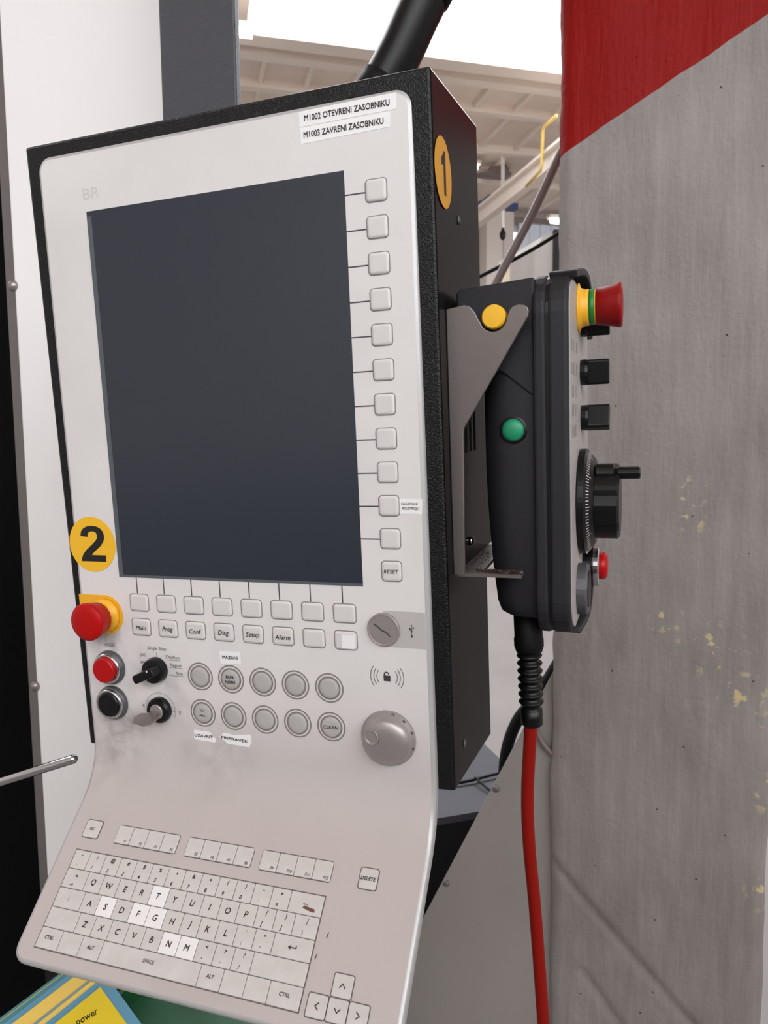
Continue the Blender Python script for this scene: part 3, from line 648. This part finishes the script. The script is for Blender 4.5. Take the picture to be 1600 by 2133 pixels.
# round buttons
def ring_button():
    mb = MB(); mb.lathe([(.0125, 0), (.0125, .0003)], 40, 0); mb.ring(.0112, .0125, .00035, 40, 1)
    mb.lathe([(.0098, .0003), (.0098, .0007), (.0088, .0008)], 40, 1); mb.lathe([(.0087, .0008), (.0080, .0014), (.0050, .0016), (.001, .0016)], 40, 2, smooth=True)
    return mb.mesh('round_button', ['keycap', 'line', 'round_disc'])
rb = ring_button(); xr0, dr = -.0393, .0301
for j, zr in enumerate((-.0849, -.1176)):
    for i in range(5):
        o = obj('round_button', rb, panel, FP(xr0 + i * dr, zr))
        if (j, i) == (0, 1):
            obj('lettering', text_mesh('RUN', .0036, 'print', 0, .0002), o, loc(-.0002, .0022, .0018)); obj('lettering', text_mesh('NORM', .0036, 'print', 0, .0002, width=.0092), o, loc(0, -.0022, .0018))
        if (j, i) == (1, 0):
            obj('lettering', text_mesh('Tür', .003, 'print', 0, .00004), o, loc(0, .0025, .0018)); obj('lettering', text_mesh('offen', .003, 'print', 0, .00004), o, loc(0, -.0018, .0018))
        if (j, i) == (1, 4): obj('lettering', text_mesh('CLEAN', .0042, 'print', .15, .00006, width=.0135), o, loc(0, 0, .0018))

# emergency stop
def make_estop():
    r_ = .0178; cx, cz = -.132, -.0350
    pts = [(-.1602, cz + r_), (-.1602, cz - r_)] + [(cx + r_ * math.cos(R(a)), cz + r_ * math.sin(R(a))) for a in range(-90, 91, 10)]
    o = obj('emergency_stop', MB().prism(pts, 0, .0004).mesh('emergency_stop', ['yellow_ring'], loc(-cx, -cz, 0)), panel, FP(cx, cz)); o['label'] = 'red emergency stop mushroom on yellow plate'
    obj('collar', MB().lathe([(.0148, 0), (.0148, .003), (.0132, .0048), (.0115, .0058), (.0100, .0098)], 36, smooth=True).mesh('collar', ['yellow_ring']), o, loc(0, 0, .0004))
    obj('stem', MB().lathe([(.0092, .008), (.0092, .013)], 24).mesh('stem', ['blk']), o)
    obj('mushroom', MB().lathe([(.0125, .0095), (.0140, .0108), (.0165, .0235), (.0166, .0250), (.0155, .0265), (.010, .0275), (.002, .0278)], 40, smooth=True).mesh('mushroom', ['red']), o)
make_estop()
def push_button(x, z, capmat, lab, h=.009):
    o = obj('push_button', MB().lathe([(.0155, 0), (.0158, .001), (.0150, .004), (.0140, .0048)], 36, smooth=True).mesh('push_button', ['bezel']), panel, FP(x, z)); o['label'] = lab
    obj('chrome_ring', MB().lathe([(.0142, .004), (.0136, .0068), (.0125, .0075), (.0112, .0066)], 36, smooth=True).mesh('chrome_ring', ['chrome']), o)
    obj('cap', MB().lathe([(.0112, .004), (.0112, h), (.0102, h + .0009), (.002, h + .0011)], 36).mesh('cap', [capmat]), o)
push_button(-.1325, -.0835, 'red_lens', 'red push button with chrome ring', .0105)
push_button(-.1330, -.1165, 'blk', 'black push button with chrome ring', .0075)
# rotary selector
o = obj('selector_switch', MB().lathe([(.0112, 0), (.0112, .004), (.0104, .0075), (.0060, .0082)], 36).mesh('selector_switch', ['blk']), panel, FP(-.0833, -.0819)); o['label'] = 'black rotary selector knob'
hb = MB().rrect_cap(.0078, .0225, .0022, [(0, .006), (0, .0175), (.0006, .0185)])
bevel(obj('handle', hb.mesh('handle', ['blk']), o, loc(-.0015, -.0005, 0) @ Matrix.Rotation(R(114), 4, 'Z')), .0004)
obj('pointer_mark', MB().ring(0.0, .0008, 0, 12).mesh('pointer_mark', ['white_sticker']), o, loc(.0035, .0045, .0187))
# key switch
o = obj('key_switch', MB().lathe([(.0115, 0), (.0115, .004), (.0100, .0062), (.0070, .0062), (.0068, .005)], 36).mesh('key_switch', ['blk']), panel, FP(-.0829, -.1185)); o['label'] = 'black key switch with metal key inserted'
obj('lock_core', MB().lathe([(.0066, .004), (.0066, .0068), (.0060, .0072)], 28).mesh('lock_core', ['knob']), o)
kb_ = MB().prism([(-.0035, .006), (.0035, .006), (.0045, .014), (.0085, .017), (.0090, .026), (.0060, .032), (-.0050, .032), (-.0085, .026), (-.0080, .017), (-.0040, .014)], -.0009, .0009)
obj('key', kb_.mesh('key', ['steel'], Matrix.Rotation(R(90), 4, 'X')), o, Matrix.Rotation(R(-12), 4, 'Z'))
obj('scale_arc', MB().ring(.0150, .0153, 0, 40, a0=-30, a1=200).mesh('scale_arc', ['print_soft']), o, loc(0, 0, .0003))
# USB cap with printed strip
o = sticker('usb_strip', [(.1300, -.0473), (.1634, -.0473), (.1634, -.0185), (.1300, -.0185)], 'usb_label')
us = MB(); 
us.lathe([(.0009, 0), (.0009, .0001)], 12, c=(.1524, -.0378)); us.box((.1522, -.0378, 0), (.1526, -.0292, .0001))
us.lathe([(.0007, 0), (.0007, .0001)], 10, c=(.1510, -.0318)); us.lathe([(.0007, 0), (.0007, .0001)], 10, c=(.1538, -.0310)); us.lathe([(.0007, 0), (.0007, .0001)], 3, c=(.1524, -.0288))
us.add([(.1524, -.0352, 0), (.1510, -.0326, 0), (.1512, -.0316, 0), (.1527, -.0345, 0)], [(0, 1, 2, 3)]); us.add([(.1524, -.0345, 0), (.1538, -.0318, 0), (.1540, -.0310, 0), (.1524, -.0338, 0)], [(0, 1, 2, 3)])
obj('usb_symbol', us.mesh('usb_symbol', ['print']), o, loc(0, 0, .0004))
o = obj('usb_cap', MB().lathe([(.0132, 0), (.0132, .0022), (.0122, .0034), (.0112, .0030), (.004, .0030), (.0005, .0030)], 44, smooth=False).mesh('usb_cap', ['usb']), panel, FP(.1300, -.0333)); o['label'] = 'round grey screw cap over the USB port'
sl = MB().tube(spline([(-.0072, .0045, 0), (-.0045, .0030, 0), (-.001, .0000, 0), (.003, -.0018, 0), (.0058, -.0048, 0)], 6), .0006, 8)
obj('slot', sl.mesh('slot', ['print']), o, loc(0, 0, .0030))
# RFID print: padlock between arcs
rf = MB()
for r_ in (.0085, .0110, .0137):
    rf.ring(r_ - .0004, r_ + .0003, 0, 20, a0=-36, a1=36); rf.ring(r_ - .0004, r_ + .0003, 0, 20, a0=144, a1=216)
o = obj('rfid_print', rf.mesh('rfid_print', ['print_soft']), panel, FP(.1308, -.0717, .0002))
pl = MB(); pl.box((-.0028, -.0034, 0), (.0028, .0012, .0001)); pl.ring(.0014, .0023, .0001, 20, c=(-.0003, .0020), a0=0, a1=180); pl.box((-.0026, .0010, 0), (-.0017, .0022, .0001))
obj('padlock', pl.mesh('padlock', ['print']), o, loc(0, 0, .0001))
# override knob
o = obj('override_knob', MB().lathe([(.0222, 0), (.0226, .0012), (.0224, .003), (.0206, .0048), (.0200, .0072), (.0192, .0100), (.0165, .0124), (.010, .0134), (.002, .0136)], 56, smooth=True).mesh('override_knob', ['knob']), panel, FP(.1302, -.1212)); o['label'] = 'large silver override dial with finger dimple'
dm = MB().lathe([(.0066, -.0004), (.0062, .0007), (.0056, .0008), (.0048, .0000), (.0030, -.0007), (.0005, -.0010)], 28, smooth=True)
obj('finger_dimple', dm.mesh('finger_dimple', ['usb']), o, loc(-.0098, .0046, .0134) @ Matrix.Rotation(R(-9), 4, 'Y') @ Matrix.Rotation(R(-4), 4, 'X'))
for a in (20, 48, 75, -15):
    obj('scale_mark', MB().ring(.0004, .0012, 0, 14).mesh('scale_mark', ['print']), o, loc(.0214 * math.cos(R(a)), .0214 * math.sin(R(a)), .0044))

# keyboard
KW_, ROW = .2340, .01494
bed = MB().prism([(-.0006, .0006), (KW_ + .0006, .0006), (KW_ + .0006, -5 * ROW - .0006), (-.0006, -5 * ROW - .0006)], 0, .0003)
obj('key_bed', bed.mesh('key_bed', ['kb_line']), panel, FK(0, 0))
G = .00055
def kb_key(u0, u1, v0, v1, leg=None, mk='kb_key', sub=None, leg_size=.0062, name='keyboard_key', r=.0006, dx=0, dy=0, lm='print', outline=False):
    w, h = u1 - u0, v1 - v0
    mb = MB()
    if outline: mb.rrect_cap(w + .0010, h + .0010, r + .0005, [(0, 0), (0, .0003)], 1)
    mb.rrect_cap(w - G, h - G, r, [(0, .0001), (0, .0007), (.0005, .0010)], 0)
    o = obj(name, mb.mesh(name, [mk, 'kb_line']), panel, FK((u0 + u1) / 2, (v0 + v1) / 2))
    if leg: obj('lettering', text_mesh(leg, leg_size, lm, .18, .00016), o, loc(dx, dy, .0012))
    if sub: obj('lettering', text_mesh(sub, leg_size, lm, .18, .00014), o, loc(-.0012, -.0042, .0012))
    return o
U1 = .01586
top = ['~!@#$%^&*()_+', '`1234567890-=']
for i in range(13):
    faint = i in (0, 11)
    kb_key(i * U1, (i + 1) * U1, 0, ROW, top[0][i], sub=top[1][i], leg_size=.0042, dx=.0008, dy=.0036, lm='print_soft' if faint else 'print', mk='kb_key' if i % 3 else 'kb_key_worn')
o = kb_key(13 * U1, KW_, 0, ROW, '<--', leg_size=.0036, lm='print_soft')
obj('brown_smear', MB().prism([(-.002, -.0030), (.002, -.0040), (.0065, -.0048), (.0085, -.0046), (.0080, -.0025), (.003, -.0018), (-.001, -.0012)], 0, .0001).mesh('brown_smear', ['stain']), o, loc(0, 0, .0010))
white = set('TSFGNM')
def letter_row(v0, u0, letters, pitch):
    for i, ch in enumerate(letters):
        kb_key(u0 + i * pitch, u0 + (i + 1) * pitch, v0, v0 + ROW, ch, mk='kb_key_white' if ch in white else ('kb_key_worn' if i % 2 else 'kb_key'))
def pair_keys(v0, u0, pairs, pitch):
    for i, (a, b) in enumerate(pairs): kb_key(u0 + i * pitch, u0 + (i + 1) * pitch, v0, v0 + ROW, a, sub=b, leg_size=.0044, dx=.0008, dy=.0036)
kb_key(0, .0222, ROW, 2 * ROW, '<-', sub='->', leg_size=.0040, dy=.0024, dx=.0008); p_ = (.2142 - .0222) / 12
letter_row(ROW, .0222, 'QWERTYUIOP', p_); pair_keys(ROW, .0222 + 10 * p_, [('{', '['), ('}', ']')], p_); kb_key(.2142, KW_, ROW, 2 * ROW, '|', sub='\\', leg_size=.0044, dx=.001, dy=.0034)
kb_key(0, .0264, 2 * ROW, 3 * ROW, 'I', leg_size=.0045, lm='print_faint'); p_ = (.2019 - .0264) / 11
letter_row(2 * ROW, .0264, 'ASDFGHJKL', p_); pair_keys(2 * ROW, .0264 + 9 * p_, [(':', ';'), ('"', "'")], p_)
o = kb_key(.2019, KW_, 2 * ROW, 3 * ROW)
ar = MB().prism([(-.0035, 0), (-.0012, .0016), (-.0012, .0004), (.0028, .0004), (.0028, .0018), (.0036, .0018), (.0036, -.0004), (-.0012, -.0004), (-.0012, -.0016)], 0, .0001)
obj('enter_arrow', ar.mesh('enter_arrow', ['print']), o, loc(0, 0, .0012))
def shift_mark(o): obj('shift_arrow', MB().prism([(-.0022, 0), (.0004, .0026), (.0026, 0), (.0012, 0), (.0008, -.0024), (-.0012, -.0024), (-.0008, 0)], 0, .0001).mesh('shift_arrow', ['print_faint']), o, loc(0, 0, .0011))
shift_mark(kb_key(0, .0301, 3 * ROW, 4 * ROW)); p_ = (.1895 - .0301) / 10
letter_row(3 * ROW, .0301, 'ZXCVBNM', p_); pair_keys(3 * ROW, .0301 + 7 * p_, [('<', ','), ('>', '.'), ('?', '/')], p_); shift_mark(kb_key(.1895, KW_, 3 * ROW, 4 * ROW))
for a, b, t_ in ((0, .0213, 'CTRL'), (.0213, .0414, None), (.0414, .0613, 'ALT'), (.0613, .1503, 'SPACE'), (.1503, .1698, 'ALT'), (.1698, .1892, None), (.1892, .2082, None), (.2082, KW_, 'CTRL')):
    kb_key(a, b, 4 * ROW, 5 * ROW, t_, leg_size=.0036, lm='print_soft', dy=.0008)
kb_key(-.0012, .0150, -.0252, -.0106, 'ESC', leg_size=.003, lm='print_soft', r=.0016, outline=True)
kb_key(.2575, .2722, -.0249, -.0099, 'DELETE', leg_size=.0036, r=.0018, outline=True)
n_ = 1
for u0 in (.0325, .1030, .1727):
    pts = rrect(.0624, .0158, .002)
    obj('key_bed', MB().prism(pts, 0, .0003).mesh('key_bed', ['kb_line']), panel, FK(u0 + .0310, -.0175))
    for i in range(4):
        kb_key(u0 + i * .0155, u0 + (i + 1) * .0155, -.0249, -.0101, 'F%d' % n_, leg_size=.0030, name='function_key', dx=.0038, dy=-.0048, lm='print_soft'); n_ += 1
for a, b, v0, ch in ((.2548, .2699, .0462, 'up'), (.2390, .2541, .0612, 'left'), (.2545, .2695, .0612, 'down'), (.2699, .2849, .0612, 'right')):
    o = kb_key(a, b, v0, v0 + .0146, None, name='arrow_key', r=.0012, outline=True)
    ch_ = MB().add([(-.0026, -.0012, 0), (-.0020, -.0018, 0), (0, .0006, 0), (0, .0018, 0)], [(0, 1, 2, 3)]).add([(.0026, -.0012, 0), (.0020, -.0018, 0), (0, .0006, 0), (0, .0018, 0)], [(3, 2, 1, 0)])
    obj('chevron', ch_.mesh('chevron', ['print']), o, loc(0, 0, .0012) @ Matrix.Rotation(R({'up': 0, 'left': 90, 'down': 180, 'right': -90}[ch]), 4, 'Z'))
for u_, v_ in ((.2423, .0244), (.2372, .0392)):
    obj('paint_nick', MB().prism([(-.0006, -.0022), (.0003, -.0022), (.0009, .0018), (.0004, .002)], 0, .0001).mesh('paint_nick', ['print']), panel, FK(u_, v_))

# holder bracket for the pendant, bolted to the side of the housing
YF = .0245
def bracket():
    o_ = [(.1805, .2065), (.1940, .2085), (.1985, .2070), (.2015, .2035), (.2050, .1965)]
    o_ += [(.2155 + .0098 * math.cos(R(a)), .1975 + .0098 * math.sin(R(a))) for a in range(190, 356, 15)]
    o_ += [(.2275, .2025), (.2295, .2045), (.2330, .2055), (.2375, .2050), (.2405, .2030), (.2412, .2000), (.2405, .1965), (.1920, .1190), (.1912, .1150), (.1892, .0060), (.1880, .0055), (.1815, .0055), (.1805, .0065)]
    fl = obj('holder_bracket', MB().prism(o_, 0, .003).mesh('holder_bracket', ['bracket'], TB @ Matrix(((1, 0, 0, 0), (0, 0, 1, YF), (0, 1, 0, 0), (0, 0, 0, 1)))), panel)
    fl['label'] = 'bent steel holder bracket for the pendant'
    bevel(fl, .0008, 2)
    obj('ledge', MB().prism([(.1830, YF + .001), (.2325, YF + .001), (.2325, .0385), (.2010, .0400), (.1995, .150), (.1830, .150)], .0045, .0072).mesh('ledge', ['bracket'], TB), fl)
    bp = MB().box((.1806, YF + .003, .0072), (.1832, .172, .204))
    obj('back_plate', bp.mesh('back_plate', ['black_side'], TB), fl)
    for i in range(3): obj('vent_slot', MB().box((.1832, .066 + i * .016, .098), (.1836, .072 + i * .016, .142)).mesh('vent_slot', ['void'], TB), fl)
    obj('bolt', MB().lathe([(.0036, 0), (.0036, .002), (.0020, .0032), (.0005, .0034)], 14, smooth=True).mesh('bolt', ['chrome']), fl, FS(.073, .024, .0027))
bracket()
for y, z in ((.0735, .2805), (.0425, -.140)):
    obj('housing_screw', MB().lathe([(.0032, 0), (.0032, .0008), (.0022, .0014), (.0005, .0016)], 14, smooth=True).mesh('housing_screw', ['bezel']), panel, FS(y, z))
# swarf lying on the ledge
sw = MB()
for i in range(620):
    x = random.uniform(.1850, .2315); y = random.uniform(YF + .004, .120 if x < .1985 else .036); z0 = .0074 + .0012 * random.random()
    a = random.random() * 6.3; L = random.uniform(.0006, .0022); w = random.uniform(.0003, .0008); t_ = random.uniform(-.0006, .0008)
    c_, s_ = math.cos(a), math.sin(a)
    sw.add([(x, y, z0), (x + L * c_, y + L * s_, z0 + t_), (x + L * c_ - w * s_, y + L * s_ + w * c_, z0 + t_ + .0003), (x - w * s_, y + w * c_, z0 + .0005)], [(0, 1, 2, 3)])
swm = sw.mesh('metal_swarf', ['swarf'], Matrix.Translation((-.2, -.06, -.0074)))
o = obj('metal_swarf', swm); o.matrix_world = MPW @ Matrix.Translation((.2, .06, .0074))
tag(o, 'fine metal swarf scattered on the bracket ledge', 'swarf', kind='stuff')

# ================================================================== HAND PENDANT
PB = Vector((.2415, .035, -.05))
pend = empty('hand_pendant', MPW @ Matrix.Translation(PB) @ Matrix.Rotation(R(-1.0), 4, 'Z'))
tag(pend, 'dark grey hand pendant with red stop button hanging in the steel bracket', 'pendant')
TP = Matrix.Translation(-PB)
YZX = Matrix(((0, 0, 1, 0), (1, 0, 0, 0), (0, 1, 0, 0), (0, 0, 0, 1)))       # (a, b, c) -> y=a, z=b, x=c
y0, y1, z0, z1 = .035, .190, -.046, .2300
def pslab(name, x0, x1, grow, m, r=.030, bv=.003):
    w, h = (y1 - y0) + 2 * grow, (z1 - z0) + 2 * grow
    pts = rrect(w, h, r, 6)
    mb = MB().loops([[(a + (y0 + y1) / 2, b + (z0 + z1) / 2, c) for a, b in pts] for c in (x0, x1)])
    o = obj(name, mb.mesh(name, [m], TP @ YZX), pend); bevel(o, bv, 3); return o
pslab('rear_shell', .2415, .2518, 0, 'pend')
pslab('front_shell', .2526, .2675, .0, 'pend')
pslab('seam', .2510, .2535, -.0008, 'blk', bv=.0002)
f = pslab('face_plate', .2660, .2684, -.0045, 'pend_face', .026, .0003)
# raised guard rims curving round the far corners of the face
def rim(outer):
    P = spline([(a, b, 0) for a, b in outer], 4); rings = []
    cy, cz = .105, .095
    for p_ in P:
        d = Vector((cy - p_.x, cz - p_.y, 0)).normalized() * .0055; i0 = p_ + d
        rings.append([(p_.x, p_.y, .2526), (p_.x, p_.y, .2728), (i0.x, i0.y, .2728), (i0.x, i0.y, .2526)])
    o_ = obj('guard_rim', MB().loops(rings).mesh('guard_rim', ['pend'], TP @ YZX), pend); bevel(o_, .001, 2); return o_
rim([(.050, .2298), (.085, .2365), (.130, .2430), (.165, .2425), (.185, .2340), (.1935, .2180), (.1945, .195)])
rim([(.060, -.0460), (.095, -.0510), (.135, -.0555), (.165, -.0530), (.185, -.0430), (.1935, -.028), (.1945, -.01)])
# neck block and grip
nk = MB().prism([(.1845, .2200), (.1870, .2225), (.2430, .2262), (.2430, .1400), (.2390, .1415), (.2180, .1590), (.2000, .1640), (.1845, .1650)], .040, .165)
bevel(obj('neck', nk.mesh('neck', ['pend'], TP @ Matrix(((1, 0, 0, 0), (0, 0, 1, 0), (0, 1, 0, 0), (0, 0, 0, 1)))), pend), .004, 3)
def grip():
    rings = []
    for z, xl, xr, ya, yb in ((-.0325, .2130, .2440, .050, .150), (-.0300, .2090, .2440, .047, .153), (-.022, .2065, .2440, .045, .155), (.01, .2035, .2440, .043, .157), (.05, .2012, .2440, .042, .158), (.08, .2002, .2440, .0415, .159), (.11, .2000, .2440, .0415, .159), (.135, .2000, .2440, .0415, .158), (.165, .2000, .2440, .0415, .156), (.185, .2000, .2440, .042, .154)):
        pts = []
        for x, y in rrect(xr - xl + .02, yb - ya, min(.022, (xr - xl) * .6), 6):
            pts.append((min((xl + xr + .02) / 2 + x, .2445), (ya + yb) / 2 + y, z))
        rings.append(pts)
    return MB().loops(rings, 0, True)
g = obj('grip', grip().mesh('grip', ['pend'], TP), pend)
def PY(x, z, y): return TP @ Matrix(((1, 0, 0, x), (0, 0, -1, y), (0, 1, 0, z), (0, 0, 0, 1)))
def PX(y, z, x=.2684): return TP @ Matrix(((0, 0, 1, x), (1, 0, 0, y), (0, 1, 0, z), (0, 0, 0, 1)))
o = obj('enabling_button', MB().lathe([(.0105, -.004), (.0105, .0008), (.0090, .0014)], 28, smooth=False).mesh('enabling_button', ['blk']), pend, PY(.2258, .1155, .0415)); o['label'] = 'green button set in the grip'
obj('green_cap', MB().lathe([(.0086, .0), (.0084, .002), (.0065, .0034), (.0035, .0042), (.0005, .0045)], 28, smooth=True).mesh('green_cap', ['green']), o)
o = obj('support_pin', MB().lathe([(.0060, -.004), (.0060, .010), (.0088, .010), (.0088, .0165), (.0078, .0185), (.001, .0188)], 28).mesh('support_pin', ['yellow']), pend, PY(.2160, .1982, .0405)); o['label'] = 'yellow support pin resting in the bracket notch'
# emergency stop on the face
o = obj('emergency_stop', MB().lathe([(.0205, 0), (.0205, .0010), (.0165, .0022), (.0150, .0055), (.0148, .0090)], 36, smooth=True).mesh('emergency_stop', ['yellow_ring']), pend, PX(.105, .2090) @ Matrix.Scale(.95, 4)); o['label'] = 'red emergency stop on yellow and green collar'
obj('green_band', MB().lathe([(.0146, .0088), (.0146, .0135)], 36, smooth=True).mesh('green_band', ['green_band']), o)
obj('thin_ring', MB().lathe([(.0142, .0134), (.0142, .0145)], 36).mesh('thin_ring', ['yellow_ring']), o)
obj('mushroom', MB().lathe([(.0135, .0140), (.0150, .0150), (.0162, .0240), (.0180, .0320), (.0182, .0340), (.0172, .0352), (.010, .0358), (.001, .036)], 40, smooth=True).mesh('mushroom', ['red_dark']), o)
# rotary knobs
def pknob(y, z, rot, lab):
    o = obj('rotary_knob', MB().lathe([(.0105, 0), (.0108, .004), (.0100, .0062), (.0090, .0064)], 24).mesh('rotary_knob', ['blk']), pend, PX(y, z)); o['label'] = lab
    bevel(obj('handle', MB().rrect_cap(.010, .0205, .002, [(0, .004), (0, .0222), (.0006, .0228)]).mesh('handle', ['blk']), o, Matrix.Rotation(R(rot), 4, 'Z')), .0004)
    obj('pointer_mark', MB().box((-.0004, .0060, .0064), (.0004, .0098, .0067)).mesh('pointer_mark', ['white_sticker']), o, Matrix.Rotation(R(rot), 4, 'Z'))
pknob(.128, .1990, 8, 'black rotary knob under the emergency stop')
pknob(.122, .1590, 5, 'middle black rotary knob')
pknob(.125, .1215, -24, 'lowest black rotary knob')
pt = MB()
for zc in (.176, .159, .142, .128, .112):
    for k in range(4): pt.box((.05 + k * .011, zc - .004, 0), (.052 + k * .011, zc + .005, .0001))
obj('printed_scale', pt.mesh('printed_scale', ['print_soft']), pend, PX(0, 0, .2685))
# handwheel
o = obj('handwheel', MB().lathe([(.0430, 0), (.0440, .0008), (.0440, .0055), (.0425, .0068), (.0350, .0125), (.0300, .0130)], 64).mesh('handwheel', ['blk']), pend, PX(.112, .0525)); o['label'] = 'black handwheel dial with crank'
dr_ = MB()
n = 48; rings = []
for zz in (.0125, .0300): rings.append([((.0305 + (.0008 if j % 6 < 4 else -.0006)) * math.cos(2 * math.pi * j / n), (.0305 + (.0008 if j % 6 < 4 else -.0006)) * math.sin(2 * math.pi * j / n), zz) for j in range(n)])
rings.append([(.0285 * math.cos(2 * math.pi * j / n), .0285 * math.sin(2 * math.pi * j / n), .0318) for j in range(n)])
obj('hub', dr_.loops(rings).mesh('hub', ['blk']), o)
sc = MB()
for k in range(100):
    a = 2 * math.pi * k / 100; L = .0042 if k % 10 == 0 else .0026; r0_, r1_ = .0418, .0418 - L
    za = .0068 + (.0425 - r0_) * .76 + .0002; zb = .0068 + (.0425 - r1_) * .76 + .0002; c_, s_ = math.cos(a), math.sin(a); w_ = .00025
    sc.add([(r0_ * c_ - w_ * s_, r0_ * s_ + w_ * c_, za), (r0_ * c_ + w_ * s_, r0_ * s_ - w_ * c_, za), (r1_ * c_ + w_ * s_, r1_ * s_ - w_ * c_, zb), (r1_ * c_ - w_ * s_, r1_ * s_ + w_ * c_, zb)], [(0, 1, 2, 3)])
obj('dial_scale', sc.mesh('dial_scale', ['white_sticker']), o)
obj('crank_base', MB().lathe([(.0075, .0140), (.0075, .0272), (.0050, .0282)], 20).mesh('crank_base', ['blk']), o, loc(-.0130, .0245, 0))
obj('crank_handle', MB().lathe([(.0036, .0275), (.0042, .0290), (.0050, .0310), (.0050, .0465), (.0044, .0475), (.001, .0477)], 20, smooth=False).mesh('crank_handle', ['blk']), o, loc(-.0130, .0245, 0))
# lower buttons
o = obj('push_button', MB().lathe([(.0210, 0), (.0210, .0068), (.0195, .0084)], 32).mesh('push_button', ['bezel']), pend, PX(.088, -.0165)); o['label'] = 'grey round push button at the bottom of the face'
obj('cap', MB().lathe([(.0150, .007), (.0150, .0090), (.001, .0092)], 28).mesh('cap', ['blk']), o)
o = obj('push_button', MB().lathe([(.0190, 0), (.0190, .0085), (.0180, .0090)], 32).mesh('push_button', ['blk']), pend, PX(.140, -.0080)); o['label'] = 'red lit push button in a silver ring'
obj('silver_ring', MB().lathe([(.0182, .0086), (.0182, .0125), (.0160, .0135)], 32).mesh('silver_ring', ['chrome']), o)
obj('red_cap', MB().lathe([(.0120, .012), (.0120, .0175), (.0095, .0200), (.001, .0205)], 28, smooth=True).mesh('red_cap', ['red_lens']), o)
# strain relief and cable
def along(p, q, prof, n=20):
    p, q = Vector(p), Vector(q); d = (q - p); L = d.length; d.normalize(); a = d.orthogonal().normalized(); b = d.cross(a)
    return MB().loops([[p + d * (t_ * L) + a * (r_ * math.cos(2 * math.pi * j / n)) + b * (r_ * math.sin(2 * math.pi * j / n)) for j in range(n)] for r_, t_ in prof], 0, True)
PA, PZ = (.2268, .085, -.028), (.2290, .088, -.1385)
prof = [(.0118, 0), (.0118, .33), (.0110, .42)]
cp = [(.0110, 0.20), (.0120, .22), (.0120, .42), (.0108, .44), (.0108, .47)]
o = obj('cable_gland', along(PA, PZ, [(.0118, 0), (.0118, .28), (.0124, .30), (.0124, .36), (.0110, .40)]).mesh('cable_gland', ['blk_soft'], TP), pend)
cr_ = [(.0078, .38)]
for k in range(7):
    t0_ = .41 + k * .062; cr_ += [(.0078, t0_), (.0100, t0_ + .012), (.0108, t0_ + .022), (.0100, t0_ + .034), (.0078, t0_ + .046)]
cr_ += [(.0078, .86), (.0092, .865), (.0094, .985), (.0078, 1.0)]
obj('strain_relief', along(PA, PZ, cr_, 20).mesh('strain_relief', ['blk'], TP), o)
p = spline([(.2280, .087, -.12), (.2275, .088, -.1419), (.2235, .09, -.2021), (.2242, .09, -.2515), (.2287, .09, -.3153), (.2345, .09, -.4251), (.2385, .09, -.52), (.243, .12, -.7), (.25, .2, -.95), (.26, .3, -1.12)], 8)
obj('cable', MB().tube(p, .0056, 14).mesh('cable', ['cable_red'], TP), pend)
